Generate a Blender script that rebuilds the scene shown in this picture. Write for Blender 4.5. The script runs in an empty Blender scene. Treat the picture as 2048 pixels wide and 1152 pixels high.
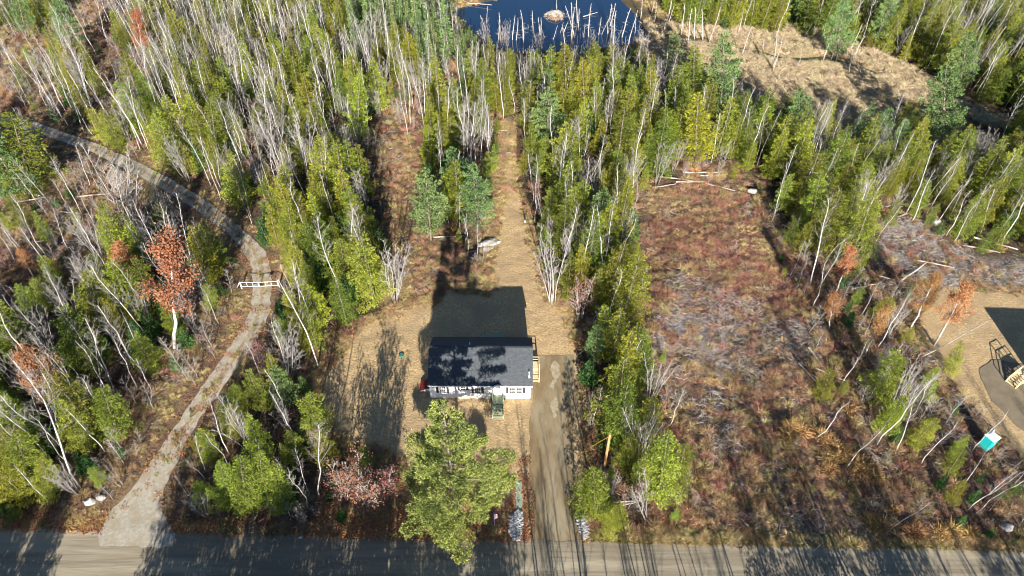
import bpy, bmesh, math, random
import numpy as np
from mathutils import Vector, Matrix
from mathutils.geometry import delaunay_2d_cdt
random.seed(7); rng = np.random.default_rng(11)
R = math.radians
sc = bpy.context.scene
col = sc.collection
# ---------------------------------------------------------------- camera, sky, sun, exposure
CAMH, FPX, PITCH = 71.0, 1400.0, R(45)
cam = bpy.data.cameras.new('camera'); cam_o = bpy.data.objects.new('camera', cam); col.objects.link(cam_o)
cam.sensor_width = 36; cam.lens = 36*FPX/2048; cam.clip_end = 3000; cam.clip_start = 0.5
cam_o.location = (0, 0, CAMH); cam_o.rotation_euler = (R(90)-PITCH, 0, 0); sc.camera = cam_o
SUN_EL, SUN_AZ = R(19.4), R(-3.7)          # shadows run along +Y, turned 3.7 degrees to the left
w = bpy.data.worlds.new('World'); sc.world = w; w.use_nodes = True
nt = w.node_tree; bg = nt.nodes['Background']
sky = nt.nodes.new('ShaderNodeTexSky'); sky.sky_type = 'NISHITA'; sky.sun_disc = False
sky.sun_elevation = SUN_EL; sky.altitude = 200
shadow_dir = Vector((math.sin(SUN_AZ), math.cos(SUN_AZ), 0))
sun_from = Vector((-shadow_dir.x*math.cos(SUN_EL), -shadow_dir.y*math.cos(SUN_EL), math.sin(SUN_EL)))
sky.sun_rotation = math.atan2(sun_from.x, sun_from.y) % (2*math.pi)
sky.air_density = 1.0; sky.dust_density = 0.6; sky.ozone_density = 5.0
nt.links.new(sky.outputs[0], bg.inputs[0]); bg.inputs[1].default_value = 0.05
sl = bpy.data.lights.new('sun', 'SUN'); sl.energy = 5.0; sl.angle = R(0.5); sl.color = (1.0, 0.94, 0.84)
so = bpy.data.objects.new('sun', sl); col.objects.link(so)
so.rotation_euler = (-sun_from).to_track_quat('-Z', 'Y').to_euler(); so.location = (0, -50, 90)
sc.view_settings.view_transform = 'Standard'; sc.view_settings.look = 'None'
sc.view_settings.exposure = 1.5; sc.view_settings.gamma = 1
sc.view_settings.use_curve_mapping = False
sc.cycles.filter_width = 1.05

# ---------------------------------------------------------------- picture <-> ground
def G(px, py, z=0.0):
    a = (px-1024)/FPX; b = (576-py)/FPX
    c, s = math.cos(PITCH), math.sin(PITCH)
    dy = c+b*s; dz = -s+b*c
    t = (z-CAMH)/dz
    return a*t, dy*t
def proj(X, Y, Z):
    dz = Z-CAMH; c, s = math.cos(PITCH), math.sin(PITCH)
    zc = Y*c-dz*s; yc = Y*s+dz*c
    return 1024+FPX*X/zc, 576-FPX*yc/zc
def inpoly(x, y, poly):
    x = np.atleast_1d(np.asarray(x, float)); y = np.atleast_1d(np.asarray(y, float))
    res = np.zeros(x.shape, bool); n = len(poly)
    for i in range(n):
        x0, y0 = poly[i]; x1, y1 = poly[(i+1) % n]
        if y0 == y1: continue
        c = ((y0 > y) != (y1 > y)) & (x < (x1-x0)*(y-y0)/(y1-y0)+x0)
        res ^= c
    return res
def segdist(x, y, poly, closed=True):
    d = np.full(np.shape(x), 1e9); n = len(poly)
    for i in range(n if closed else n-1):
        ax, ay = poly[i]; bx, by = poly[(i+1) % n]
        vx, vy = bx-ax, by-ay; L = vx*vx+vy*vy+1e-9
        t = np.clip(((x-ax)*vx+(y-ay)*vy)/L, 0, 1)
        d = np.minimum(d, np.hypot(x-ax-t*vx, y-ay-t*vy))
    return d

# ---------------------------------------------------------------- smooth value noise
_nt = rng.random((256, 256))
def vnoise(x, y, s, o=0):
    x = np.asarray(x, float)/s+o*17.3+500; y = np.asarray(y, float)/s+o*9.1+500
    xi = np.floor(x).astype(int); yi = np.floor(y).astype(int); fx = x-xi; fy = y-yi
    fx = fx*fx*(3-2*fx); fy = fy*fy*(3-2*fy)
    g = lambda a, b: _nt[a % 256, b % 256]
    return (g(xi, yi)*(1-fx)+g(xi+1, yi)*fx)*(1-fy)+(g(xi, yi+1)*(1-fx)+g(xi+1, yi+1)*fx)*fy

# ---------------------------------------------------------------- materials
MATS = {}
def mat(name, c1, c2=None, scale=3.0, rough=0.85, bump=0.0, bscale=20.0, metal=0.0, detail=4, c3=None, scale3=0.3,
        objrand=0.0, tone=None, transl=0.0, stretch=None, bdist=0.05, spec=0.3):
    m = bpy.data.materials.new(name); m.use_nodes = True; MATS[name] = m
    n = m.node_tree.nodes; l = m.node_tree.links; p = n['Principled BSDF']
    p.inputs['Roughness'].default_value = rough; p.inputs['Metallic'].default_value = metal
    p.inputs['Specular IOR Level'].default_value = spec
    geo = n.new('ShaderNodeNewGeometry'); vec = geo.outputs['Position']
    if stretch:
        mp = n.new('ShaderNodeMapping'); mp.inputs['Scale'].default_value = stretch; l.new(vec, mp.inputs[0]); vec = mp.outputs[0]
    out = None
    def rgb(c):
        r = n.new('ShaderNodeRGB'); r.outputs[0].default_value = (*c, 1); return r.outputs[0]
    out = rgb(c1)
    def mix(a, b, f, t='MIX'):
        mx = n.new('ShaderNodeMix'); mx.data_type = 'RGBA'; mx.blend_type = t
        if isinstance(f, float): mx.inputs[0].default_value = f
        else: l.new(f, mx.inputs[0])
        l.new(a, mx.inputs[6]); l.new(b, mx.inputs[7]); return mx.outputs[2]
    def noise(s, lo=0.35, hi=0.65, det=detail):
        t = n.new('ShaderNodeTexNoise'); t.inputs['Scale'].default_value = s; t.inputs['Detail'].default_value = det
        t.inputs['Roughness'].default_value = 0.65
        l.new(vec, t.inputs['Vector'])
        r = n.new('ShaderNodeMapRange'); r.inputs[1].default_value = lo; r.inputs[2].default_value = hi; l.new(t.outputs[0], r.inputs[0])
        return r.outputs[0]
    if c2: out = mix(out, rgb(c2), noise(scale))
    if c3: out = mix(out, rgb(c3), noise(scale3, 0.45, 0.62))
    if tone:                                   # leaf to leaf colour, stored on the faces
        at = n.new('ShaderNodeAttribute'); at.attribute_name = 'tone'
        out = mix(out, rgb(tone), at.outputs['Fac'])
    if objrand:
        oi = n.new('ShaderNodeObjectInfo'); r = n.new('ShaderNodeMapRange'); l.new(oi.outputs['Random'], r.inputs[0])
        r.inputs[3].default_value = -objrand; r.inputs[4].default_value = objrand
        hs = n.new('ShaderNodeHueSaturation'); l.new(out, hs.inputs['Color'])
        ad = n.new('ShaderNodeMath'); ad.operation = 'MULTIPLY_ADD'; l.new(r.outputs[0], ad.inputs[0]); ad.inputs[1].default_value = 0.10; ad.inputs[2].default_value = 0.5
        l.new(ad.outputs[0], hs.inputs['Hue'])
        m7 = n.new('ShaderNodeMath'); m7.operation = 'MULTIPLY'; l.new(oi.outputs['Random'], m7.inputs[0]); m7.inputs[1].default_value = 7.31
        fr = n.new('ShaderNodeMath'); fr.operation = 'FRACT'; l.new(m7.outputs[0], fr.inputs[0])
        r2 = n.new('ShaderNodeMapRange'); l.new(fr.outputs[0], r2.inputs[0]); r2.inputs[3].default_value = 1-objrand; r2.inputs[4].default_value = 1+objrand
        l.new(r2.outputs[0], hs.inputs['Value']); out = hs.outputs[0]
    l.new(out, p.inputs['Base Color'])
    if bump:
        t = n.new('ShaderNodeTexNoise'); t.inputs['Scale'].default_value = bscale; t.inputs['Detail'].default_value = 6; t.inputs['Roughness'].default_value = 0.7
        l.new(vec, t.inputs['Vector'])
        b = n.new('ShaderNodeBump'); b.inputs['Strength'].default_value = bump; b.inputs['Distance'].default_value = bdist
        l.new(t.outputs[0], b.inputs['Height']); l.new(b.outputs[0], p.inputs['Normal'])
    if transl:
        tr = n.new('ShaderNodeBsdfTranslucent'); l.new(out, tr.inputs[0]); ms = n.new('ShaderNodeMixShader'); ms.inputs[0].default_value = transl
        l.new(p.outputs[0], ms.inputs[1]); l.new(tr.outputs[0], ms.inputs[2]); l.new(ms.outputs[0], n['Material Output'].inputs[0])
    return m
leafy = dict(rough=0.75, transl=0.25, spec=0.2)
mat('hemlock_leaf', (.055, .105, .014), (.17, .205, .018), scale=1.2, tone=(.35, .38, .06), objrand=.3, **leafy)
mat('cedar_leaf', (.085, .125, .012), (.22, .235, .018), scale=1.2, tone=(.41, .42, .055), objrand=.28, **leafy)
mat('pine_leaf', (.06, .13, .045), (.13, .21, .065), scale=1.0, tone=(.26, .36, .13), objrand=.2, **leafy)
mat('big_pine_leaf', (.055, .115, .045), (.20, .25, .05), scale=.7, tone=(.42, .44, .12), **leafy)
mat('spruce_leaf', (.05, .11, .035), (.13, .20, .055), scale=1.5, tone=(.25, .34, .12), objrand=.25, **leafy)
mat('fir_leaf', (.02, .075, .022), (.045, .11, .025), scale=1.5, tone=(.09, .18, .04), objrand=.25, **leafy)
mat('oak_leaf', (.26, .10, .04), (.38, .17, .07), scale=2, tone=(.45, .25, .12), objrand=.2, **leafy)
mat('maple_leaf', (.22, .11, .075), (.27, .16, .11), scale=2, tone=(.26, .07, .05), objrand=.2, **leafy)
mat('yellow_leaf', (.42, .24, .04), (.5, .33, .06), scale=2, tone=(.5, .3, .1), objrand=.2, **leafy)
mat('birch_bark', (.66, .635, .60), (.26, .24, .225), scale=3, rough=.8, objrand=.22)
mat('grey_twig', (.34, .315, .295), (.19, .175, .165), scale=1, rough=.8, objrand=.22)
mat('snag_wood', (.52, .47, .42), (.32, .28, .25), scale=2, rough=.85, objrand=.15)
mat('pine_bark', (.13, .10, .075), (.26, .22, .18), scale=4, rough=.9)
mat('red_twig', (.22, .115, .075), (.15, .07, .045), scale=.5, tone=(.42, .25, .14), objrand=.45)
mat('brown_twig', (.23, .14, .075), (.13, .08, .045), scale=.5, tone=(.52, .36, .18), objrand=.5)
mat('grey_slash', (.42, .39, .36), (.16, .13, .11), scale=1.2, objrand=.4)
mat('tan_grass', (.40, .28, .12), (.28, .19, .075), scale=.3, tone=(.55, .43, .22), objrand=.3)
mat('olive_grass', (.17, .17, .04), (.30, .25, .07), scale=.3, tone=(.36, .33, .12), objrand=.3)
mat('golden_fern', (.38, .21, .07), (.28, .15, .05), scale=.4, tone=(.48, .31, .13), objrand=.2)
mat('reed', (.46, .36, .22), (.30, .225, .125), scale=.35, tone=(.58, .47, .30), objrand=.2)
mat('fallen_leaf', (.30, .12, .05), (.20, .08, .035), scale=1, tone=(.42, .22, .10), objrand=.3)
mat('road_dirt', (.25, .21, .145), (.195, .165, .12), scale=.8, c3=(.36, .31, .22), scale3=.22, bump=.7, bscale=3, stretch=(.12, 1.6, 1), bdist=.04, rough=.9)
mat('drive_dirt', (.26, .19, .10), (.18, .13, .07), scale=.9, c3=(.29, .24, .155), scale3=.25, bump=.5, bscale=6, stretch=(1.2, .35, 1), bdist=.04, rough=.9)
mat('gravel', (.45, .41, .33), (.32, .29, .225), scale=2.5, c3=(.33, .28, .20), scale3=.6, bump=.7, bscale=9, bdist=.05, rough=.9)
mat('straw', (.54, .40, .21), (.34, .225, .115), scale=3.2, c3=(.36, .255, .14), scale3=.28, bump=.9, bscale=3.4, bdist=.12, rough=.95)
mat('woodland_floor_strip', (.36, .31, .21), (.27, .24, .14), scale=1.6, c3=(.30, .20, .12), scale3=.9, rough=.95, bump=.6, bscale=6)
mat('yard_dirt', (.22, .18, .12), (.17, .135, .09), scale=.7, bump=.5, bscale=4, rough=.9)
mat('pale_clay', (.42, .37, .26), (.27, .22, .14), scale=2.2, rough=.95, bump=.4, bscale=5)
mat('shingle', (.062, .072, .082), (.038, .044, .052), scale=4, c3=(.08, .088, .098), scale3=9, bump=.4, bscale=18, bdist=.02, rough=.9)
mat('white_vinyl', (.80, .80, .80), rough=.5)
mat('foundation', (.62, .61, .58), (.52, .50, .47), scale=2, rough=.9)
mat('glass', (.02, .022, .028), rough=.15, spec=.35)
mat('dark_shutter', (.045, .045, .05), rough=.55)
mat('treated_wood', (.33, .38, .25), (.25, .30, .20), scale=6, rough=.85)
mat('new_wood', (.66, .54, .33), (.54, .43, .25), scale=6, rough=.8)
mat('red_steel', (.17, .02, .018), (.12, .013, .013), scale=2, rough=.5)
mat('grey_steel', (.42, .42, .42), rough=.5)
mat('gate_paint', (.66, .67, .68), (.5, .5, .5), scale=6, rough=.5)
mat('yellow_sign', (.80, .62, .10), rough=.6)
mat('teal_plastic', (.015, .42, .42), rough=.45)
mat('white_plastic', (.78, .82, .84), rough=.4)
mat('vent_plastic', (.72, .62, .55), rough=.6)
mat('pole_wood', (.55, .30, .12), (.42, .22, .09), scale=5, rough=.85)
mat('wire', (.05, .05, .05), rough=.6)
mat('yellow_guard', (.7, .5, .08), rough=.5)
mat('stone', (.60, .59, .57), (.36, .36, .37), scale=3, objrand=.3, rough=.9)
mat('boulder', (.42, .40, .375), (.28, .265, .245), scale=2, rough=.9, bump=.3, bscale=3)
mat('erosion_mat', (.34, .44, .32), (.22, .31, .23), scale=4, rough=.95, bump=.6, bscale=6)
mat('green_lid', (.05, .17, .12), rough=.6)
mat('blue_cloth', (.03, .05, .30), rough=.8); mat('red_cloth', (.55, .03, .04), rough=.8); mat('white_cloth', (.8, .8, .8), rough=.8)
mat('black_rubber', (.02, .02, .02), rough=.7)
mat('log_wood', (.50, .45, .39), (.32, .28, .24), scale=3, objrand=.3)
mat('stream_green', (.06, .085, .03), (.035, .05, .02), scale=1.5, rough=.35)
M = MATS
# shingle courses on top of the noise
def add_courses(m, sx, sz):
    n = m.node_tree.nodes; l = m.node_tree.links; p = n['Principled BSDF']
    tc = n.new('ShaderNodeTexCoord'); mp = n.new('ShaderNodeMapping'); l.new(tc.outputs['UV'], mp.inputs[0])
    b = n.new('ShaderNodeTexBrick'); b.inputs['Scale'].default_value = 1; b.inputs['Brick Width'].default_value = sx; b.inputs['Row Height'].default_value = sz
    b.inputs['Mortar Size'].default_value = .012; b.inputs['Color1'].default_value = (1.25, 1.25, 1.25, 1); b.inputs['Color2'].default_value = (.7, .7, .72, 1); b.inputs['Mortar'].default_value = (.4, .4, .4, 1)
    l.new(mp.outputs[0], b.inputs[0])
    src = p.inputs['Base Color'].links[0].from_socket
    mx = n.new('ShaderNodeMix'); mx.data_type = 'RGBA'; mx.blend_type = 'MULTIPLY'; mx.inputs[0].default_value = .5
    l.new(src, mx.inputs[6]); l.new(b.outputs[0], mx.inputs[7]); l.new(mx.outputs[2], p.inputs['Base Color'])
add_courses(M['shingle'], .33, .145)
wm = bpy.data.materials.new('pond_water'); wm.use_nodes = True; M['water'] = wm
p = wm.node_tree.nodes['Principled BSDF']; p.inputs['Base Color'].default_value = (.006, .022, .055, 1); p.inputs['Roughness'].default_value = .06
p.inputs['Specular IOR Level'].default_value = .9
t = wm.node_tree.nodes.new('ShaderNodeTexNoise'); t.inputs['Scale'].default_value = 1.4
b = wm.node_tree.nodes.new('ShaderNodeBump'); b.inputs['Strength'].default_value = .08; b.inputs['Distance'].default_value = .1
wm.node_tree.links.new(t.outputs[0], b.inputs['Height']); wm.node_tree.links.new(b.outputs[0], p.inputs['Normal'])
# woodland ground: colour of each patch of ground from the 'patch' attribute, grain from noise
gm = bpy.data.materials.new('woodland_floor'); gm.use_nodes = True; M['floor'] = gm
n = gm.node_tree.nodes; l = gm.node_tree.links; p = n['Principled BSDF']; p.inputs['Roughness'].default_value = .95; p.inputs['Specular IOR Level'].default_value = .1
at = n.new('ShaderNodeAttribute'); at.attribute_name = 'patch'
geo = n.new('ShaderNodeNewGeometry')
def _n(s, lo, hi, a, b_):
    t = n.new('ShaderNodeTexNoise'); t.inputs['Scale'].default_value = s; t.inputs['Detail'].default_value = 5; t.inputs['Roughness'].default_value = .75
    l.new(geo.outputs['Position'], t.inputs['Vector']); r = n.new('ShaderNodeMapRange'); l.new(t.outputs[0], r.inputs[0])
    r.inputs[1].default_value = lo; r.inputs[2].default_value = hi; r.inputs[3].default_value = a; r.inputs[4].default_value = b_; return t, r
t1, r1 = _n(2.2, .3, .7, .45, 1.6)
hs = n.new('ShaderNodeHueSaturation'); l.new(at.outputs['Color'], hs.inputs['Color']); l.new(r1.outputs[0], hs.inputs['Value'])
t2, r2 = _n(.7, .35, .65, .47, .53); l.new(r2.outputs[0], hs.inputs['Hue'])
l.new(hs.outputs[0], p.inputs['Base Color'])
bb = n.new('ShaderNodeBump'); bb.inputs['Strength'].default_value = 1; bb.inputs['Distance'].default_value = .35; l.new(t1.outputs[0], bb.inputs['Height']); l.new(bb.outputs[0], p.inputs['Normal'])

# ---------------------------------------------------------------- object helpers
def tag(o, label=None, cat=None, group=None, kind=None):
    if label: o['label'] = label
    if cat: o['category'] = cat
    if group: o['group'] = group
    if kind: o['kind'] = kind
    return o
def link(name, me, parent=None, loc=None):
    o = bpy.data.objects.new(name, me); col.objects.link(o)
    if parent: o.parent = parent
    if loc is not None: o.location = loc
    return o
def empty(name, loc=(0, 0, 0), rz=0):
    o = link(name, None, None, loc); o.rotation_euler = (0, 0, rz); o.empty_display_size = .3; return o
class MB:
    def __init__(s): s.v = []; s.f = []; s.n = 0; s.tone = []
    def add(s, v, f):
        v = np.asarray(v, float).reshape(-1, 3); s.v.append(v)
        for q in f: s.f.append(tuple(i+s.n for i in q))
        s.n += len(v)
    def box(s, x0, y0, z0, x1, y1, z1):
        v = [(x, y, z) for x in (x0, x1) for y in (y0, y1) for z in (z0, z1)]
        s.add(v, [(0, 1, 3, 2), (4, 6, 7, 5), (0, 4, 5, 1), (2, 3, 7, 6), (0, 2, 6, 4), (1, 5, 7, 3)])
    def bar(s, a, b, w, h=None):
        h = h or w; a = np.array(a, float); b = np.array(b, float); d = b-a; d /= np.linalg.norm(d)
        u = np.cross(d, (0, 0, 1));
        if np.linalg.norm(u) < 1e-3: u = np.array((1., 0, 0))
        u /= np.linalg.norm(u); v = np.cross(u, d)
        q = [c+su*u*w/2+sv*v*h/2 for c in (a, b) for su, sv in ((-1, -1), (1, -1), (1, 1), (-1, 1))]
        s.add(q, [(0, 1, 2, 3), (7, 6, 5, 4), (0, 4, 5, 1), (1, 5, 6, 2), (2, 6, 7, 3), (3, 7, 4, 0)])
    def tube(s, pts, rad, n=6, cap=True):
        pts = np.asarray(pts, float); k = len(pts)
        d = np.gradient(pts, axis=0); d /= np.linalg.norm(d, axis=1)[:, None]+1e-9
        ref = np.array((0, 0, 1.)) if abs(d[0][2]) < .9 else np.array((1., 0, 0))
        u = np.cross(d, ref); u /= np.linalg.norm(u, axis=1)[:, None]+1e-9; v = np.cross(d, u)
        a = np.arange(n)*2*math.pi/n
        ring = (np.cos(a)[None, :, None]*u[:, None, :]+np.sin(a)[None, :, None]*v[:, None, :])*np.asarray(rad, float)[:, None, None]+pts[:, None, :]
        f = [(i*n+j, i*n+(j+1) % n, (i+1)*n+(j+1) % n, (i+1)*n+j) for i in range(k-1) for j in range(n)]
        if cap: f += [tuple(range(n))[::-1], tuple(range((k-1)*n, k*n))]
        s.add(ring.reshape(-1, 3), f)
    def quads(s, q, tone):                    # q: N x 4 x 3
        q = np.asarray(q); N = len(q); s.v.append(q.reshape(-1, 3)); b = s.n
        s.f += [(b+4*i, b+4*i+1, b+4*i+2, b+4*i+3) for i in range(N)]; s.n += 4*N
        while len(s.tone) < len(s.f)-N: s.tone.append(0.)
        s.tone += list(map(float, tone))
    def mesh(s, name, m, smooth=False):
        me = bpy.data.meshes.new(name); me.from_pydata(np.concatenate(s.v).tolist(), [], s.f)
        for mm in (m if isinstance(m, (list, tuple)) else [m]): me.materials.append(M[mm])
        if s.tone:
            while len(s.tone) < len(s.f): s.tone.append(0.)
            a = me.attributes.new('tone', 'FLOAT', 'FACE'); a.data.foreach_set('value', s.tone)
        if smooth: me.shade_smooth()
        me.update(); return me
    def build(s, name, m, parent=None, loc=None, smooth=False): return link(name, s.mesh(name, m, smooth), parent, loc)
def box_part(name, m, parent, x0, y0, z0, x1, y1, z1):
    b = MB(); b.box(x0, y0, z0, x1, y1, z1); return b.build(name, m, parent)

# ---------------------------------------------------------------- the plan of the place (outlines read off the photograph, laid on the ground)
def W(pts): return [G(*p) for p in pts]
def ragged(poly, step, amp, seed):
    out = []; r = np.random.default_rng(seed); n = len(poly)
    for i in range(n):
        a = np.array(poly[i]); b = np.array(poly[(i+1) % n]); L = np.linalg.norm(b-a); k = max(1, int(L/step))
        nrm = np.array((-(b-a)[1], (b-a)[0]))/(L+1e-9)
        for j in range(k):
            out.append(tuple(a+(b-a)*j/k+nrm*r.normal()*amp))
    return out
ROAD_A, ROAD_B = (-54.63, 34.63), (53.44, 32.33)
def road_edge(x): return 34.63+(x+54.63)*(32.33-34.63)/108.07
road = [(-160, road_edge(-160)), (160, road_edge(160)), (160, road_edge(160)-6.6), (-160, road_edge(-160)-6.6)]
trackL = [(200, 1092), (196, 1070), (219, 1025), (263, 980), (308, 912), (345, 860), (385, 800), (415, 758), (445, 715), (475, 670), (503, 619), (506, 571), (503, 534), (485, 500), (455, 465), (407, 431), (362, 400), (318, 374), (250, 338), (185, 305), (115, 280), (60, 262), (-40, 238)]
trackR = [(-40, 222), (70, 244), (138, 268), (205, 292), (275, 324), (348, 362), (410, 400), (451, 431), (492, 465), (530, 500), (541, 534), (544, 571), (540, 619), (520, 670), (490, 715), (458, 758), (420, 810), (386, 860), (359, 912), (328, 980), (322, 1025), (352, 1068), (345, 1096)]
track_px = trackL+trackR
drive_px = [(1062, 1084), (1060, 1000), (1058, 900), (1062, 830), (1066, 770), (1074, 711), (1149, 711), (1148, 800), (1147, 900), (1152, 1000), (1166, 1088)]
lawn_px = [(975, 585), (978, 540), (985, 480), (1000, 430), (1004, 380), (1003, 300), (1004, 250), (1020, 250), (1028, 300), (1036, 380), (1055, 430), (1066, 480), (1080, 560), (1108, 600), (1140, 622), (1155, 700), (1160, 800), (1170, 900), (1172, 1000), (1162, 1070), (1060, 1074), (900, 1072), (850, 1000), (800, 930), (740, 900), (650, 860), (622, 800), (634, 750), (680, 705), (705, 655), (790, 618), (868, 600), (872, 572)]
nyard_px = [(1885, 575), (2120, 600), (2200, 1000), (2090, 960), (2010, 875), (1960, 835), (1905, 760), (1865, 700), (1835, 645)]
ndirt_px = [(1955, 735), (1990, 716), (2060, 735), (2160, 780), (2160, 900), (2060, 870), (2005, 830), (1968, 780)]
pond_px = [(905, 22), (960, 8), (1030, -6), (1080, -40), (1200, -40), (1240, 5), (1285, 50), (1300, 78), (1250, 84), (1190, 92), (1110, 96), (1040, 100), (985, 88), (950, 60)]
marsh_px = [(1270, 50), (1400, 52), (1500, 66), (1600, 68), (1700, 88), (1760, 110), (1850, 150), (1900, 190), (1960, 215), (2030, 250), (2000, 262), (1940, 240), (1880, 215), (1830, 205), (1750, 210), (1690, 195), (1620, 190), (1560, 185), (1480, 152), (1400, 132), (1300, 100)]
field_px = [(1300, 372), (1480, 372), (1520, 420), (1555, 540), (1600, 650), (1650, 760), (1700, 850), (1760, 960), (1830, 1072), (1420, 1078), (1400, 960), (1392, 880), (1345, 800), (1330, 690), (1300, 560), (1272, 430)]
clear_px = [(1720, 470), (1800, 470), (1920, 500), (2048, 520), (2048, 590), (1900, 560), (1800, 545), (1740, 520)]
stripL_px = [(775, 250), (830, 260), (850, 420), (900, 470), (950, 560), (880, 590), (790, 600), (780, 470), (760, 380)]
house_px = [(835, 560), (1085, 560), (1085, 800), (1015, 850), (980, 850), (980, 800), (835, 800)]
gate_px = [(478, 540), (565, 540), (565, 585), (478, 585)]
stream_px = [(1330, 70), (1380, 79), (1420, 84), (1480, 98), (1520, 106), (1560, 116), (1610, 119), (1650, 117), (1690, 125), (1730, 139), (1755, 150)]
trackW, driveW, lawnW, nyardW, pondW, marshW, fieldW = map(W, (track_px, drive_px, lawn_px, nyard_px, pond_px, marsh_px, field_px))
CLEAR = [track_px, drive_px, house_px, gate_px, [(p[0], p[1]) for p in lawn_px if True], nyard_px, pond_px, marsh_px, field_px, clear_px, stripL_px, [(1195, 858), (1232, 858), (1224, 938), (1198, 938)], [(1945, 850), (1995, 850), (1995, 898), (1945, 898)], [(1150, 1022), (1182, 1022), (1182, 1085), (1150, 1085)]]
HOUSE_W = (-10.3, 51.0, 2.7, 59.3)

GRID = """
MMbrBBBMBMMSSSg~~~~~gHHHHHPHHBMM
bbbrBMBMBBMSSSM~~~~~mmmmmmHPHMBM
byMbrBBMMMMBMSSMMHHHbmmmmmmmPHMH
ryMbMBMMBMBMbBMMBHHHHHbmmmmmbPbH
gBBbBbMBBMBbbMBBMHHHHHHMPMPmPmbH
HgbggMMBBMMbbMBgHHbHHbbMHMBMMHMH
ybybgbgHMMHHbPPgHMBBbbbbHbBBBBHH
bryyyggbMMHHbbMgMHHHbrrrbMMddBHH
rrbMMMHggMHHbbbgbHHHbrrrrbyMdddd
rryMMHggbMHHgggggHHbbdrrrbyyyggg
ryMMHggggMggggggggybdddrbbbygggg
MMHBMggggMggggggggHHbbdbbbbyyygg
MBBMbggggHggggggggyHbbbbbbbyyygg
HHHMbggyHyggggggggyHbbbbbbbByyBg
HHHbggbHHyyggggggglHbbbbbbbbBByB
HMbggyHHHyygggggggbHbbbbbbbbyBBy
lllgggyyyyylgggggglyllbbbbbbbyyy
gggggggggggggggggggggggggggggggg
""".split()
FIX = [(7, 4, 'y'), (7, 5, 'y'), (8, 7, 'y'), (9, 6, 'y'), (9, 5, 'M'), (10, 5, 'M'), (10, 6, 'y'), (11, 5, 'y'), (11, 6, 'y'), (12, 4, 'y'), (12, 6, 'y'), (12, 7, 'M'),
       (12, 8, 'H'), (13, 5, 'y'), (13, 6, 'M'), (14, 4, 'y'), (14, 5, 'y'), (5, 3, 'y'), (6, 5, 'y'), (4, 3, 'M'), (15, 3, 'y'), (10, 8, 'M'), (11, 8, 'M'), (13, 7, 'M'), (14, 6, 'M'), (14, 7, 'M'), (15, 6, 'M'), (15, 7, 'M'), (15, 8, 'M'), (14, 9, 'M'), (15, 9, 'M'), (15, 10, 'y'), (14, 10, 'M'), (16, 8, 'y')]
GRID = [list(row) for row in GRID]
for r_, c_, k_ in FIX: GRID[r_][c_] = k_
def cls(px, py):
    c = int(px//64); r = int(py//64)
    c = min(31, max(0, c)); r = min(17, max(0, r)); return GRID[r][c]

# ---------------------------------------------------------------- ground
X0, X1, Y0, Y1, ST = -190, 190, -30, 260, 1.0
gx = np.arange(X0, X1+.1, ST); gy = np.arange(Y0, Y1+.1, ST); GX, GY = np.meshgrid(gx, gy)
dist = np.full(GX.shape, 1e9)
for P in (trackW, driveW, lawnW, nyardW, road):
    d = segdist(GX, GY, P); d[inpoly(GX.ravel(), GY.ravel(), P).reshape(GX.shape)] = 0; dist = np.minimum(dist, d)
und = (vnoise(GX, GY, 9, 1)-.35)*.8+(vnoise(GX, GY, 3.3, 2)-.5)*.35
dd = np.clip((dist-1.5)/6, 0, 1); HT = und*dd*dd*(3-2*dd)
pin = inpoly(GX.ravel(), GY.ravel(), pondW).reshape(GX.shape); pd = segdist(GX, GY, pondW); sd = np.where(pin, -pd, pd)
mk = np.clip(1-(np.minimum(sd, segdist(GX, GY, marshW))-2)/8, 0, 1); mk[inpoly(GX.ravel(), GY.ravel(), marshW).reshape(GX.shape)] = 1
HT = HT*(1-mk)-.02*mk
HT = np.where(sd < 1.5, HT-(1.5-sd)*.22, HT); HT = np.maximum(HT, -1.5)
def ht(x, y):
    fx = (x-X0)/ST; fy = (y-Y0)/ST; i = int(min(len(gx)-2, max(0, fx))); j = int(min(len(gy)-2, max(0, fy))); u = fx-i; v = fy-j
    return float((HT[j, i]*(1-u)+HT[j, i+1]*u)*(1-v)+(HT[j+1, i]*(1-u)+HT[j+1, i+1]*u)*v)
PATCH = {'b': (.20, .13, .085), 'r': (.23, .115, .085), 'd': (.31, .27, .245), 'g': (.27, .19, .10), 'M': (.12, .08, .055), 'H': (.085, .065, .045), 'B': (.15, .10, .07), 'l': (.24, .12, .06),
         'S': (.10, .08, .05), 'P': (.12, .08, .055), 'y': (.16, .105, .07), 'm': (.42, .32, .19), '~': (.10, .08, .05)}
PX = 1024+FPX*GX/((GY+CAMH)*math.cos(PITCH)+1e-6)
zc = (GY.clip(20)+CAMH)*math.cos(PITCH); PX = 1024+FPX*GX/zc; PY = 576-FPX*((GY.clip(20)-CAMH)*math.sin(PITCH))/zc
jx = (vnoise(GX, GY, 4, 3)-.5)*90; jy = (vnoise(GX, GY, 4, 4)-.5)*70
pc = np.zeros(GX.shape+(4,)); pc[..., 3] = 1
for j in range(GX.shape[0]):
    for i in range(GX.shape[1]):
        pc[j, i, :3] = PATCH[cls(PX[j, i]+jx[j, i], PY[j, i]+jy[j, i])]
dl = segdist(GX, GY, [(-160, road_edge(-160)), (160, road_edge(160))], False)    # leaf litter drift along the road
k = np.clip(1-dl/2.2, 0, 1)[..., None]*(GX < 18)[..., None]; pc[..., :3] = pc[..., :3]*(1-k)+np.array((.30, .13, .06))*k
for _ in range(2):
    q = pc.copy(); q[1:-1, 1:-1] = (pc[1:-1, 1:-1]*2+pc[:-2, 1:-1]+pc[2:, 1:-1]+pc[1:-1, :-2]+pc[1:-1, 2:])/6; pc = q
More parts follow.
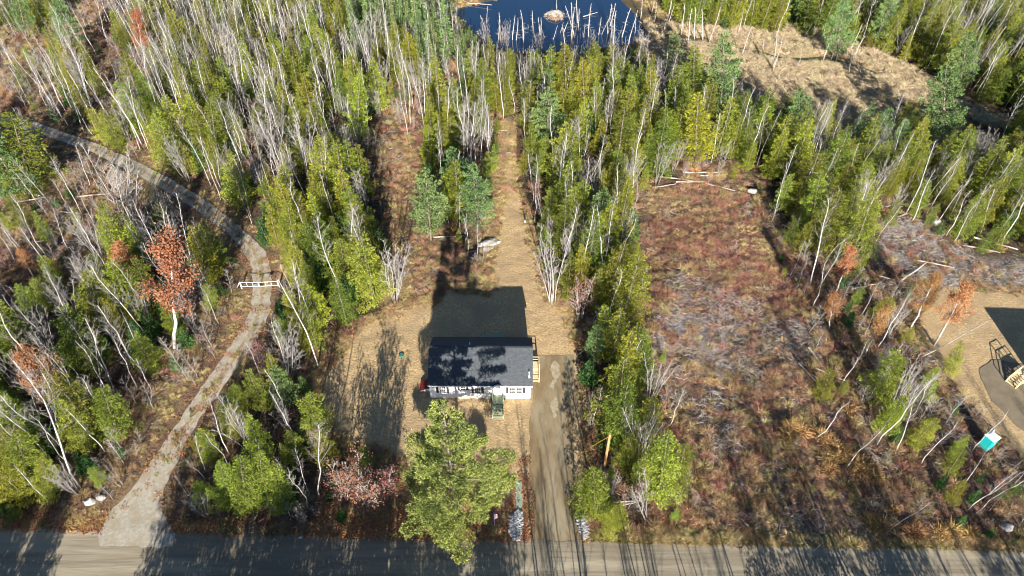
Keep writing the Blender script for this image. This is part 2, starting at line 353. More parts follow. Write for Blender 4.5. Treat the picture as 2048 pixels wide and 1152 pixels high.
nx, ny = len(gx), len(gy)
v = np.stack([GX, GY, HT], -1).reshape(-1, 3)
# far margin so that the sheet reaches the horizon
far = 1800
f = [(j*nx+i, j*nx+i+1, (j+1)*nx+i+1, (j+1)*nx+i) for j in range(ny-1) for i in range(nx-1)]
nb = len(v); v = np.concatenate([v, [(-far, -far, 0), (far, -far, 0), (far, far, 0), (-far, far, 0)]])
bot = [i for i in range(nx)]; rt = [j*nx+nx-1 for j in range(ny)]; top = [(ny-1)*nx+i for i in range(nx)][::-1]; lf = [j*nx for j in range(ny)][::-1]
for side, a, b_ in ((bot, nb, nb+1), (rt, nb+1, nb+2), (top, nb+2, nb+3), (lf, nb+3, nb)):
    f.append((a, b_)+tuple(side[::-1]))
me = bpy.data.meshes.new('ground'); me.from_pydata(v.tolist(), [], f); me.materials.append(M['floor'])
ca = me.color_attributes.new('patch', 'FLOAT_COLOR', 'POINT'); pcs = np.concatenate([pc.reshape(-1, 4), np.tile((.13, .10, .06, 1), (4, 1))]); ca.data.foreach_set('color', pcs.ravel())
me.shade_smooth(); link('ground', me)['kind'] = 'structure'

def sheet(name, poly, m, zf, step=None, kind='structure', rag=(1.0, .12), seed=1, bounds=None):
    poly = ragged(poly, rag[0], rag[1], seed)
    pts = [Vector(p) for p in poly]; nb = len(pts)
    if step:
        xs = [p[0] for p in poly]; ys = [p[1] for p in poly]
        X, Y = np.meshgrid(np.arange(min(xs), max(xs), step), np.arange(min(ys), max(ys), step))
        X = X.ravel()+rng.uniform(-.3, .3, X.size)*step; Y = Y.ravel()+rng.uniform(-.3, .3, Y.size)*step
        ok = inpoly(X, Y, poly); X = X[ok]; Y = Y[ok]; ok = segdist(X, Y, poly) > step*.5
        pts += [Vector(p) for p in zip(X[ok], Y[ok])]
    V, E, F, *_ = delaunay_2d_cdt(pts, [], [list(range(nb))], 1, 1e-5)
    A = np.array([(p.x, p.y) for p in V]); d = segdist(A[:, 0], A[:, 1], poly)
    Z = zf(A[:, 0], A[:, 1], d)
    me = bpy.data.meshes.new(name); me.from_pydata([(a[0], a[1], z) for a, z in zip(A, Z)], [], [tuple(x) for x in F])
    me.materials.append(M[m]); me.shade_smooth(); o = link(name, me); o['kind'] = kind; return o
edge = lambda d, s=.4: np.clip(d/s, 0, 1)
def lawn_z(x, y, d):
    k = np.clip(segdist(x, y, driveW)/1.2-.3, 0, 1)*(~inpoly(x, y, driveW)); k = k*edge(d, 1.2)
    u, v = x*.8+y*.6, y*.8-x*.6; hz = np.maximum(0, vnoise(u, v, .9, 5)-.3)*.07+vnoise(v+.3*u, u, .5, 6)*.05+np.maximum(0, vnoise(u, v, 3.1, 7)-.5)*.12
    return .006+hz*k
sheet('lawn', lawnW, 'straw', lawn_z, .33, rag=(.7, .3), seed=3)
sheet('neighbouring_lawn', nyardW, 'straw', lambda x, y, d: .006+np.maximum(0, vnoise(x, y*1.7, .9, 5)-.25)*.1*edge(d, 1)*0.6, .5, rag=(.7, .3), seed=4)
sheet('road', road, 'road_dirt', lambda x, y, d: .045+0*x, 2.0, rag=(.5, .17), seed=5)
sheet('driveway', driveW, 'drive_dirt', lambda x, y, d: .03+.0*x, .8, rag=(.8, .10), seed=6)
sheet('gravel_track', trackW, 'gravel', lambda x, y, d: .028+vnoise(x, y, .8, 3)*.01+.026*(y < road_edge(x)+.6), .7, rag=(.6, .09), seed=7)
mid = [((a[0]+b_[0])/2, (a[1]+b_[1])/2) for a, b_ in zip(W(trackL)[5:], W(trackR)[::-1][5:])]
mm_ = np.array(mid[:19]); tg = np.gradient(mm_, axis=0); tg /= np.linalg.norm(tg, axis=1)[:, None]; nn_ = np.c_[-tg[:, 1], tg[:, 0]]
sheet('track_grass_strip', [tuple(p) for p in mm_+nn_*.24]+[tuple(p) for p in (mm_-nn_*.24)[::-1]], 'woodland_floor_strip', lambda x, y, d: .045+0*x, None, rag=(.35, .13), seed=17)
sheet('neighbouring_driveway', W(ndirt_px), 'yard_dirt', lambda x, y, d: .075+0*x, 1.0, rag=(.8, .15), seed=8)
for i, (cx, cy, rx, ry) in enumerate([(1110, 740, 9, 20), (1108, 815, 6, 22), (1106, 770, 5, 10), (1136, 733, 3, 14)]):
    pol = [(cx+rx*math.cos(a), cy+ry*math.sin(a)) for a in np.linspace(0, 6.28, 15)[:-1]]
    sheet('dry_clay_patch', W(pol), 'pale_clay', lambda x, y, d: .0345+0*x+.001*i, None, rag=(.35, .13), seed=20+i)
pw = sheet('pond', [tuple(np.array(p)*1) for p in W([(880, 30), (940, 0), (1010, -20), (1060, -60), (1230, -60), (1270, 5), (1320, 60), (1330, 92), (1250, 96), (1110, 108), (1040, 112), (960, 98), (920, 60)])], 'water', lambda x, y, d: -.16+0*x, None, rag=(5, 0))
# narrow stream
sp = np.array(W(stream_px)); sv = []; sf = []
for i in range(len(sp)):
    t_ = sp[min(i+1, len(sp)-1)]-sp[max(0, i-1)]; t_ /= np.linalg.norm(t_); nn = np.array((-t_[1], t_[0])); ww = .55+.35*math.sin(i*2.1)
    sv += [(*(sp[i]+nn*ww), .05), (*(sp[i]-nn*ww), .05)]
sf = [(2*i, 2*i+1, 2*i+3, 2*i+2) for i in range(len(sp)-1)]
me = bpy.data.meshes.new('stream'); me.from_pydata(sv, [], sf); me.materials.append(M['stream_green']); link('stream', me)['kind'] = 'structure'

# ---------------------------------------------------------------- tree prototypes
def unit(a): return a/(np.linalg.norm(a, axis=-1, keepdims=True)+1e-9)
def leaves(mb, P, D, ln, wd, tone, r, tilt=.5):
    """rhombus sprays at P pointing along D"""
    N = len(P); D = unit(D+r.normal(0, .25, (N, 3))); up = np.tile((0, 0, 1.), (N, 1))+r.normal(0, tilt, (N, 3))
    S = unit(np.cross(D, up)); L = ln*r.uniform(.6, 1.25, (N, 1)); Wd = wd*r.uniform(.6, 1.25, (N, 1))
    m = P+D*L*.45
    q = np.stack([P, m+S*Wd*.5, P+D*L, m-S*Wd*.5], 1)
    mb.quads(q, np.clip(tone, 0, 1))
def conifer(H, Rr, z0, nb, k, ln, wd, droop, pexp, seed, rmin=.55, lat=.38, tilt=.5, whorl=None, upt=.5, trunk_r=None, az_len=None, tuft=False, branch_m=None, inner=.12):
    r = np.random.default_rng(seed); cr = MB(); tr = MB()
    tw = np.cumsum(r.normal(0, .06, (7, 2)), 0)*H*.03; tw[0] = 0; tz = np.linspace(0, H*.98, 7)
    tr.tube(np.c_[tw, tz], np.linspace(trunk_r or H*.014, .02, 7), 6)
    gold = 2.39996; a0 = r.uniform(0, 6)
    for i in range(nb):
        t = (i+r.uniform(-.4, .4))/nb; t = min(max(t, 0), .995)
        if whorl:
            t = (math.floor(t*whorl)+r.uniform(-.12, .12)+.5)/whorl; t = min(max(t, 0), .99)
        z = z0+(H-z0)*t; az = a0+i*gold+r.normal(0, .25)
        L = Rr*max(.05, (1-t))**pexp*r.uniform(rmin, 1.1)
        if t < .18: L *= .6+t*2.2
        if az_len: L *= az_len(az, t)
        el = upt*t-droop*(1-t)+r.normal(0, .08)
        d = np.array((math.cos(az)*math.cos(el), math.sin(az)*math.cos(el), math.sin(el))); side = np.array((-math.sin(az), math.cos(az), 0))
        bx = np.array([np.interp(z, tz, tw[:, 0]), np.interp(z, tz, tw[:, 1]), z])
        kk = max(5, int(k*(L/Rr)**1.3))
        s = r.uniform(inner, 1, kk)**.75; lt = r.uniform(-1, 1, kk)*(1.05-s)**.6*lat*L*2*np.minimum(1, s*2.2)
        base_t = r.uniform(0, .45)
        P = bx+d*L*s[:, None]+side*lt[:, None]; P[:, 2] += -abs(lt)*.25-(s**2)*L*droop*.25+r.normal(0, .05+L*.02, kk)
        if tuft:
            P = np.repeat(P, 5, 0)+r.normal(0, .07, (kk*5, 3)); s5 = np.repeat(s, 5); l5 = np.repeat(lt, 5)
            D = d*.7+side*np.sign(l5)[:, None]*.5*r.uniform(0, 1.2, (kk*5, 1))+np.array((0, 0, .55)); tn = base_t+s5*.35+r.normal(0, .15, kk*5)
            leaves(cr, P, D+r.normal(0, .45, (kk*5, 3)), ln, wd, tn, r, 1.0)
        else:
            D = d*.9+side*np.sign(lt)[:, None]*.7; D[:, 2] -= .15; leaves(cr, P, D, ln, wd, base_t+s*.4+r.normal(0, .15, kk), r, tilt)
        if branch_m or i % 2 == 0:
            tr.tube([bx, bx+d*L*.5, bx+d*L*.9-np.array((0, 0, L*droop*.2))], [H*.0022+.012, .014, .008], 3, False)
    return tr, cr
def bare(H, seed, nb=22, spread=.55, r0=.12, start=.35, leafm=None, stems=1, leafn=0, fork=False, lean=0.0, tw_r=.016, sub=5):
    r = np.random.default_rng(seed); tr = MB(); cr = MB(); lf = MB()
    tips = []
    for sidx in range(stems):
        saz = r.uniform(0, 6.28); sl_ = (0.03 if stems == 1 else r.uniform(.04, .16))*1.0
        base = np.array((math.cos(saz), math.sin(saz), 0))*(0 if stems == 1 else .25)
        hh = H*(1 if sidx == 0 else r.uniform(.75, .98)); K = 8
        tz = np.linspace(0, hh, K); wob = np.cumsum(r.normal(0, .011*hh, (K, 2)), 0); wob -= wob[0]
        ax = np.c_[base[0]+math.cos(saz)*sl_*tz**1.15+wob[:, 0], base[1]+math.sin(saz)*sl_*tz**1.15+wob[:, 1], tz]
        rr = r0*(1 if stems == 1 else .72)
        tr.tube(ax, rr*np.linspace(1, .16, K)**.9+.008, 6)
        n1 = nb if stems == 1 else max(6, int(nb*.55))
        for i in range(n1):
            t = start+(1-start)*(i+r.uniform(0, .8))/n1; t = min(t, .98)
            p = np.array([np.interp(t*hh, tz, ax[:, c]) for c in range(3)])
            az = i*2.4+r.normal(0, .4)+saz; L = spread*hh*.36*(1-t*.72)*r.uniform(.5, 1.2); el = r.uniform(.55, 1.05)+.1*t
            d = np.array((math.cos(az)*math.cos(el), math.sin(az)*math.cos(el), math.sin(el)))
            d2 = unit(d+np.array((0, 0, .5)))
            pts = [p, p+d*L*.45, p+d*L*.45+d2*L*.55]; cr.tube(pts, [tw_r*1.9, tw_r*1.4, tw_r*.6], 3, False)
            for j in range(sub):
                s = r.uniform(.25, 1); q = pts[0]+(pts[1]-pts[0])*min(1, s/.5) if s < .5 else pts[1]+(pts[2]-pts[1])*(s-.5)/.5
                a2 = r.uniform(0, 6.28); dd_ = unit(d+np.array((math.cos(a2), math.sin(a2), .3))*.75); l2 = L*.42*r.uniform(.5, 1.2)
                e = q+dd_*l2; cr.tube([q, e], [tw_r, tw_r*.5], 3, False); tips.append(e); tips.append(q+dd_*l2*.6)
                for _ in range(2):
                    a3 = r.uniform(0, 6.28); e2 = q+dd_*l2*r.uniform(.3, .9)
                    cr.tube([e2, e2+unit(dd_+np.array((math.cos(a3), math.sin(a3), .2))*.8)*l2*.5], [tw_r*.75, tw_r*.45], 3, False)
    if leafn:
        tips = np.array(tips); idx = r.integers(0, len(tips), leafn); c = r.uniform(0, 1, len(tips))
        P = tips[idx]+r.normal(0, .22, (leafn, 3)); leaves(lf, P, r.normal(0, 1, (leafn, 3)), .145, .12, c[idx]*.7+r.normal(0, .2, leafn), r, 1.2)
    return tr, cr, (lf if leafn else None)
def snag(H, seed, stubs=26):
    r = np.random.default_rng(seed); tr = MB(); cr = MB(); K = 6; tz = np.linspace(0, H, K); wob = np.cumsum(r.normal(0, .012*H, (K, 2)), 0); wob -= wob[0]
    ax = np.c_[wob, tz]; tr.tube(ax, np.linspace(.17, .05, K), 6)
    for i in range(stubs):
        t = r.uniform(.25, .98); p = np.array([np.interp(t*H, tz, ax[:, c]) for c in range(3)]); az = r.uniform(0, 6.28); L = r.uniform(.4, 1.9)*(1.2-t)
        d = np.array((math.cos(az), math.sin(az), r.uniform(-.3, .4))); cr.tube([p, p+d*L], [.03, .012], 3, False)
    return tr, cr
PROTO = {}
def reg(kind, H, tr, trm, crs): PROTO.setdefault(kind, []).append((H, tr.mesh(kind+'_trunk', trm, True), [(nm, c.mesh(kind+'_'+nm, m)) for nm, c, m in crs if c]))
for i in range(6):
    t_, c_ = conifer(10, 3.0+.2*(i%3), .5, 78, 230, .20, .11, .28, .58, 100+i, rmin=.38, lat=.30); reg('hemlock_tree', 10, t_, 'pine_bark', [('crown', c_, 'hemlock_leaf')])
for i in range(6):
    t_, c_ = conifer(11, 2.4+.2*(i%3), 1.0, 84, 180, .20, .11, .05, .66, 120+i, rmin=.42, upt=.55, lat=.32); reg('cedar_tree', 11, t_, 'pine_bark', [('crown', c_, 'cedar_leaf')])
for i in range(4):
    t_, c_ = conifer(13, 3.5, 2.5, 50, 80, .28, .11, -.05, .55, 140+i, rmin=.5, whorl=9, upt=.35, tuft=True, branch_m=1); reg('white_pine', 13, t_, 'pine_bark', [('crown', c_, 'pine_leaf')])
for i in range(4):
    t_, c_ = conifer(12, 1.45, .4, 120, 34, .34, .2, .15, .85, 160+i, rmin=.75, upt=.5); reg('spruce_tree', 12, t_, 'pine_bark', [('crown', c_, 'spruce_leaf')])
for i in range(3):
    t_, c_ = conifer(5, 1.3, .1, 60, 34, .3, .18, .1, .7, 180+i, rmin=.6); reg('young_fir', 5, t_, 'pine_bark', [('crown', c_, 'fir_leaf')])
for i in range(8):
    t_, c_, _ = bare(13, 200+i, nb=18+i % 3*3, spread=.5+.12*(i % 3), start=.38+.07*(i % 3), sub=5, tw_r=.009, r0=.078); reg('birch_tree', 13, t_, 'birch_bark', [('crown', c_, 'grey_twig')])
for i in range(5):
    t_, c_, _ = bare(9, 220+i, nb=22, spread=.7, stems=5+i, start=.35, r0=.062, sub=5, tw_r=.0095); reg('clump_tree', 9, t_, 'grey_twig', [('crown', c_, 'grey_twig')])
for i in range(4):
    t_, c_, _ = bare(5, 240+i, nb=16, spread=1.0, start=.15, r0=.035, tw_r=.010); reg('bare_sapling', 5, t_, 'grey_twig', [('crown', c_, 'grey_twig')])
for i in range(4):
    t_, c_, l_ = bare(9, 260+i, nb=20, spread=.85, start=.35, r0=.12, leafn=4600); reg('oak_tree', 9, t_, 'birch_bark', [('crown', c_, 'grey_twig'), ('foliage', l_, 'oak_leaf')])
for i in range(3):
    t_, c_, l_ = bare(6, 270+i, nb=18, spread=1.1, stems=4, start=.25, r0=.06, leafn=1100); reg('maple_shrub', 6, t_, 'grey_twig', [('crown', c_, 'grey_twig'), ('foliage', l_, 'maple_leaf')])
for i in range(2):
    t_, c_, l_ = bare(7, 280+i, nb=18, spread=.6, start=.2, r0=.06, leafn=500); reg('yellow_birch', 7, t_, 'birch_bark', [('crown', c_, 'grey_twig'), ('foliage', l_, 'yellow_leaf')])
for i in range(4):
    t_, c_ = snag(9, 290+i); reg('dead_snag', 9, t_, 'snag_wood', [('branches', c_, 'snag_wood')])
NICE = {'hemlock_tree': ('bushy yellow-green hemlock', 'hemlock', 2.5), 'cedar_tree': ('pointed olive-green cedar', 'cedar', 2.1), 'white_pine': ('tufted blue-green pine', 'pine', 2.9),
        'spruce_tree': ('narrow spire-shaped spruce', 'spruce', 1.4), 'young_fir': ('small dark fir', 'fir', 1.2), 'birch_tree': ('leafless pale-trunked birch', 'birch', 1.6),
        'clump_tree': ('leafless many-stemmed tree', 'bare tree', 2.2), 'bare_sapling': ('leafless grey sapling', 'sapling', 1.2), 'oak_tree': ('rusty orange oak', 'oak', 2.2),
        'maple_shrub': ('low dull-red maple', 'maple', 1.8), 'yellow_birch': ('slim golden-leaved tree', 'tree', 1.2), 'dead_snag': ('bleached dead trunk', 'dead tree', .4)}
TREES = []          # (kind, x, y, height, root)
def plant(kind, x, y, H, leanx=0.0, leany=0.0, rz=None, wide=1.0, proto=None, z=None, label=None):
    ps = PROTO[kind]; pr = ps[proto % len(ps)] if proto is not None else ps[rng.integers(len(ps))]
    z = ht(x, y)-.05 if z is None else z
    e = empty(kind, (x, y, z)); s = H/pr[0]; e.scale = (s*wide, s*wide, s)
    e.rotation_euler = (leany, leanx, rng.uniform(0, 6.28) if rz is None else rz)
    if leanx or leany:
        q = Matrix.Rotation(leanx, 3, 'Y') @ Matrix.Rotation(-leany, 3, 'X') @ Matrix.Rotation(rng.uniform(0, 6.28), 3, 'Z'); e.rotation_euler = q.to_euler()
    link('trunk', pr[1], e)
    for nm, m_ in pr[2]: link(nm, m_, e)
    TREES.append((kind, x, y, H, e, label)); return e
def plant_px(kind, base, top, wide=1.0, proto=None, label=None):
    x, y = G(*base); b = (576-top[1])/FPX
    ang = PITCH-math.atan(b); z = CAMH-y*math.tan(ang)
    zc_ = y*math.cos(PITCH)+(CAMH-z)*math.sin(PITCH); xt = (top[0]-1024)/FPX*zc_
    return plant(kind, x, y, math.hypot(z, xt-x), leanx=math.atan2(xt-x, z), wide=wide, proto=proto, label=label)

# ---------------------------------------------------------------- the house
def win(root, x0, x1, z0, z1, nx_, nz_, y=-.03):
    fr = MB(); t = .05
    for a in ((x0-t, z0-t, x1+t, z0), (x0-t, z1, x1+t, z1+t), (x0-t, z0, x0, z1), (x1, z0, x1+t, z1)): fr.box(a[0], y-.05, a[1], a[2], y+.03, a[3])
    f_ = fr.build('window', 'white_vinyl', root)
    box_part('pane', 'glass', f_, x0, y, z0, x1, y+.02, z1)
    mu = MB()
    for i in range(1, nx_): xx = x0+(x1-x0)*i/nx_; mu.box(xx-.008, y-.02, z0, xx+.008, y-.001, z1)
    for i in range(1, nz_): zz = z0+(z1-z0)*i/nz_; h_ = .022 if i*2 == nz_ else .008; mu.box(x0, y-.024, zz-h_, x1, y-.002, zz+h_)
    mu.build('muntins', 'white_vinyl', f_)
def shutter(root, x0, x1, z0, z1):
    b = MB(); b.box(x0, -.045, z0, x1, -.015, z1)
    k = int((z1-z0)/.08)
    for i in range(k): z = z0+.04+i*.08; b.box(x0+.04, -.065, z, x1-.04, -.046, z+.045)
    b.build('shutter', 'dark_shutter', root)
def lap_wall(name, root, a, b, z0, z1, nrm, top=None):
    """clapboard wall from a to b; nrm points outward; top(u) gives the wall height along it"""
    mb = MB(); a = np.array(a, float); b = np.array(b, float); nrm = np.array(nrm, float); z = z0; s = .12; L = np.linalg.norm(b-a)
    while z < z1-1e-6:
        zt = min(z+s, z1)
        if top:      # gable: shrink with height
            zz = max(z, 3.0); fr = max(0, (top-zz)/(top-3.0)); u0 = (1-fr)/2; 
            if fr < .03: break
        else: u0 = 0
        p = a+(b-a)*u0; q = a+(b-a)*(1-u0)
        v_ = [(*(p+nrm*.02), z), (*(q+nrm*.02), z), (*(q+nrm*.004), zt), (*(p+nrm*.004), zt), (*(p-nrm*.05), z), (*(q-nrm*.05), z)]
        mb.add(v_, [(0, 1, 2, 3), (4, 5, 1, 0)]); z = zt
    return mb.build(name, 'white_vinyl', root)
def roof_slope(name, root, x0, x1, y0, z0, y1, z1, th=.14, m='shingle'):
    v_ = [(x0, y0, z0), (x1, y0, z0), (x1, y1, z1), (x0, y1, z1), (x0, y0, z0-th), (x1, y0, z0-th), (x1, y1, z1-th), (x0, y1, z1-th)]
    me = bpy.data.meshes.new(name); me.from_pydata(v_, [], [(0, 1, 2, 3), (7, 6, 5, 4), (0, 4, 5, 1), (2, 6, 7, 3), (1, 5, 6, 2), (3, 7, 4, 0)])
    me.materials.append(M[m]); me.materials.append(M['white_vinyl'])
    for i in (1, 2, 3, 4, 5): me.polygons[i].material_index = 1
    uv = me.uv_layers.new(name='UVMap'); L = math.hypot(y1-y0, z1-z0)
    for li, c in zip(range(4), ((0, 0), (x1-x0, 0), (x1-x0, L), (0, L))): uv.data[li].uv = c
    return link(name, me, root)
def stairs(root, name, x0, x1, yl0, yl1, zt, n_, run, wood, direction=-1, rails=(True, True), back_rail=False):
    """landing (yl0..yl1) at height zt, steps going down from its front edge"""
    st = MB(); st.box(x0, yl0, zt-.18, x1, yl1, zt-.04); o = st.build(name, wood, root)
    k = int((yl1-yl0)/.145)
    base = None
    for i in range(k):
        y = yl0+i*(yl1-yl0)/k; me_ = box_part('plank', wood, o, x0-.02, y+.006, zt-.038, x1+.02, y+(yl1-yl0)/k-.006, zt)
    ys = yl0 if direction < 0 else yl1
    for i in range(n_):
        z = zt-(i+1)*zt/(n_+1); ya = ys+direction*run*i; yb = ys+direction*run*(i+1)
        box_part('step', wood, o, x0, min(ya, yb)+.01, z-.04, x1, max(ya, yb)-.005, z)
    ye = ys+direction*run*n_
    for x in (x0-.02, x1+.02-.04):
        s_ = MB(); s_.bar((x+.02, ys, zt-.16), (x+.02, ye, zt/(n_+1)-.1), .05, .24); s_.build('stringer', wood, o)
    for x, on in ((x0, rails[0]), (x1, rails[1])):
        if not on: continue
        for yy, zz in ((yl1-.05 if direction < 0 else yl0+.05, zt), (ys, zt), (ye, 0.0)):
            box_part('post', wood, o, x-.05, yy-.05, max(0, zz-zt), x+.05, yy+.05, zz+.95 if zz else 1.05)
        r_ = MB(); r_.bar((x, yl1 if direction < 0 else yl0, zt+.93), (x, ys, zt+.93), .09, .05); r_.bar((x, ys, zt+.93), (x, ye, 1.02), .09, .05)
        r_.bar((x, yl1 if direction < 0 else yl0, zt+.45), (x, ys, zt+.45), .05, .09); r_.bar((x, ys, zt+.45), (x, ye, .5), .05, .09); r_.build('handrail', wood, o)
    if back_rail:
        r_ = MB(); y_ = yl1-.03 if direction < 0 else yl0+.03; r_.bar((x0, y_, zt+.93), (x1, y_, zt+.93), .09, .05); r_.bar((x0, y_, zt+.45), (x1, y_, zt+.45), .05, .09); r_.build('handrail', wood, o)
    return o
def ranch_house(root, Wd, D, detail=True, zr=5.7):
    box_part('foundation', 'foundation', root, .04, .04, -.3, Wd-.04, D-.04, .32)
    lap_wall('wall', root, (0, 0), (Wd, 0), .3, 3.0, (0, -1)); lap_wall('wall', root, (Wd, D), (0, D), .3, 3.0, (0, 1))
    lap_wall('wall', root, (Wd, 0), (Wd, D), .3, zr-.1, (1, 0), top=zr-.1); lap_wall('wall', root, (0, D), (0, 0), .3, zr-.1, (-1, 0), top=zr-.1)
    mid = D/2; sl_ = (zr-3.0)/(mid+.3)
    r1 = roof_slope('roof', root, -.14, Wd+.28, -.3, 3.0, mid, zr)
    roof_slope('roof', root, -.14, Wd+.28, D+.3, 3.0, mid, zr)
    b_ = MB(); b_.bar((-.14, mid, zr+.0), (Wd+.28, mid, zr+.0), .26, .05); b_.build('ridge_cap', 'shingle', root)
    box_part('fascia', 'white_vinyl', root, -.14, -.335, 2.84, Wd+.28, -.302, 2.985)
    box_part('soffit', 'white_vinyl', root, -.13, -.3, 2.80, Wd+.27, .0-.022, 2.83)
    for x in (.0, Wd): box_part('corner_trim', 'white_vinyl', root, x-.05, -.035, .3, x+.05, -.005, 2.99)
H_ = empty('house', (-10.03, 51.64, 0), R(-.35))
tag(H_, 'white single-storey house with dark grey shingle roof on the straw lawn', 'house')
ranch_house(H_, 12.27, 7.2)
win(H_, 1.20, 1.93, 1.27, 2.43, 3, 4); shutter(H_, .78, 1.09, 1.22, 2.48); shutter(H_, 2.03, 2.34, 1.22, 2.48)
win(H_, 3.80, 4.34, 1.85, 2.45, 3, 2); shutter(H_, 3.38, 3.66, 1.80, 2.50); shutter(H_, 4.45, 4.74, 1.80, 2.50)
win(H_, 5.48, 6.17, 1.27, 2.43, 3, 4); shutter(H_, 5.07, 5.38, 1.22, 2.48); shutter(H_, 6.28, 6.59, 1.22, 2.48)
win(H_, 9.72, 10.38, 1.27, 2.43, 3, 4); win(H_, 10.56, 11.23, 1.27, 2.43, 3, 4); shutter(H_, 9.30, 9.61, 1.22, 2.48); shutter(H_, 11.34, 11.65, 1.22, 2.48)
d_ = box_part('door', 'white_vinyl', H_, 7.86, -.06, .87, 8.78, -.025, 2.6)
for zz in (1.0, 1.65): 
    for xx in (7.96, 8.38): box_part('door_panel', 'white_vinyl', d_, xx, -.075, zz, xx+.30, -.061, zz+.5)
box_part('door_window', 'glass', d_, 8.02, -.07, 2.22, 8.62, -.061, 2.45); box_part('handle', 'dark_shutter', d_, 8.66, -.11, 1.72, 8.72, -.06, 1.8)
fr = MB(); fr.box(7.74, -.05, .87, 7.855, -.018, 2.72); fr.box(8.785, -.05, .87, 8.9, -.018, 2.72); fr.box(7.855, -.05, 2.605, 8.785, -.018, 2.72); fr.build('door_frame', 'white_vinyl', H_)
# small entry gable
pg = MB(); pg.add([(7.50, -.42, 2.84), (9.12, -.42, 2.84), (8.31, -.42, 3.30), (7.50, -.34, 2.84), (9.12, -.34, 2.84), (8.31, -.34, 3.30)], [(0, 1, 2), (5, 4, 3), (0, 3, 4, 1), (1, 4, 5, 2), (2, 5, 3, 0)]); pg.build('entry_gable', 'white_vinyl', H_)
for s_, xe in ((-1, 7.42), (1, 9.20)):
    b_ = MB(); xm = 8.31; b_.add([(xe, -.38, 2.84), (xm, -.38, 3.32), (xm, .30, 3.32), (xe, -.25, 2.84), (xe, -.38, 2.77), (xm, -.38, 3.25), (xm, .30, 3.25), (xe, -.25, 2.77)], [(0, 1, 2, 3), (4, 7, 6, 5), (0, 4, 5, 1), (1, 5, 6, 2), (2, 6, 7, 3), (3, 7, 4, 0)]); b_.build('entry_roof', 'shingle', H_)
    b_ = MB(); b_.bar((xe, -.46, 2.82), (xm, -.46, 3.36), .16, .12); b_.build('entry_trim', 'white_vinyl', H_)
stairs(H_, 'front_stairs', 7.66, 8.98, -1.35, -.06, .85, 5, .31, 'treated_wood')
s = stairs(H_, 'side_stairs', 12.36, 13.42, 4.0, 5.2, .95, 5, .28, 'new_wood', rails=(False, True), back_rail=True)
stairs(H_, 'back_stairs', 6.25, 8.95, 7.26, 9.5, .9, 4, .28, 'treated_wood', direction=1, rails=(True, True))
# cellar bulkhead with red doors
bk = MB(); bk.add([(-1.45, .9, 0), (-.03, .9, 0), (-.03, .9, .95), (-1.45, .9, .25), (-1.45, 2.5, 0), (-.03, 2.5, 0), (-.03, 2.5, .95), (-1.45, 2.5, .25)], [(0, 1, 2, 3), (7, 6, 5, 4), (0, 3, 7, 4), (3, 2, 6, 7), (1, 5, 6, 2)])
bo = bk.build('bulkhead', 'grey_steel', H_)
for ya, yb in ((.94, 1.68), (1.72, 2.46)):
    b_ = MB(); b_.add([(-1.47, ya, .27), (-.05, ya, .97), (-.05, yb, .97), (-1.47, yb, .27), (-1.49, ya, .31), (-.07, ya, 1.01), (-.07, yb, 1.01), (-1.49, yb, .31)], [(3, 2, 1, 0), (4, 5, 6, 7), (0, 1, 5, 4), (1, 2, 6, 5), (2, 3, 7, 6), (3, 0, 4, 7)]); b_.build('bulkhead_door', 'red_steel', bo)
b_ = MB(); b_.tube([(4.85, 4.1, 5.2), (4.85, 4.1, 5.95)], [.06, .06], 8); b_.build('vent_pipe', 'vent_plastic', H_)
b_ = MB(); b_.tube([(12.1, .75, 3.55), (12.1, .75, 4.35)], [.045, .045], 8); b_.tube([(12.1, .75, 4.3), (12.1, .75, 4.42)], [.09, .07], 8); b_.box(11.98, .5, 3.56, 12.22, .74, 3.72); b_.build('service_mast', 'white_plastic', H_)
box_part('window_well', 'boulder', H_, -.35, -.35, 0, .25, -.2, .08)

# neighbour's house, almost wholly to the right of the frame
N_ = empty('neighbouring_house', (66.8, 47.2, 0), R(-3)); tag(N_, 'neighbouring house at the right edge, known by its gable shadow and pale wooden steps', 'house'); ranch_house(N_, 12.3, 7.6)
ns = empty('wooden_stairs', (64.0, 54.4, 0), R(-62)); tag(ns, 'pale new wooden steps with handrails beside the dirt parking at the right edge', 'stairs')
stairs(ns, 'stair_flight', -.6, .7, 0.2, 1.6, 1.1, 6, .28, 'new_wood')

# ---------------------------------------------------------------- the great pine in front of the house
def azl(az, t):
    a = math.degrees(az) % 360; k = 1.0
    south = math.cos(math.radians(a-262)); k += .06*max(0, south)**3
    if t < .35 and 300 < a < 350: k *= .82
    return k*(.80+.25*math.sin(3*az+1))
tr, cr = conifer(23, 8.9, 3.6, 98, 620, .25, .085, .06, .88, 901, rmin=.55, whorl=13, upt=.38, tuft=True, branch_m=1, az_len=azl, lat=.20, trunk_r=.25, inner=.36)
e = empty('white_pine', (-5.75, 34.6, 0)); link('trunk', tr.mesh('great_pine_trunk', 'pine_bark', True), e); link('crown', cr.mesh('great_pine_crown', 'big_pine_leaf'), e)
tag(e, 'great white pine with broad tufted crown between the road and the house front', 'pine')

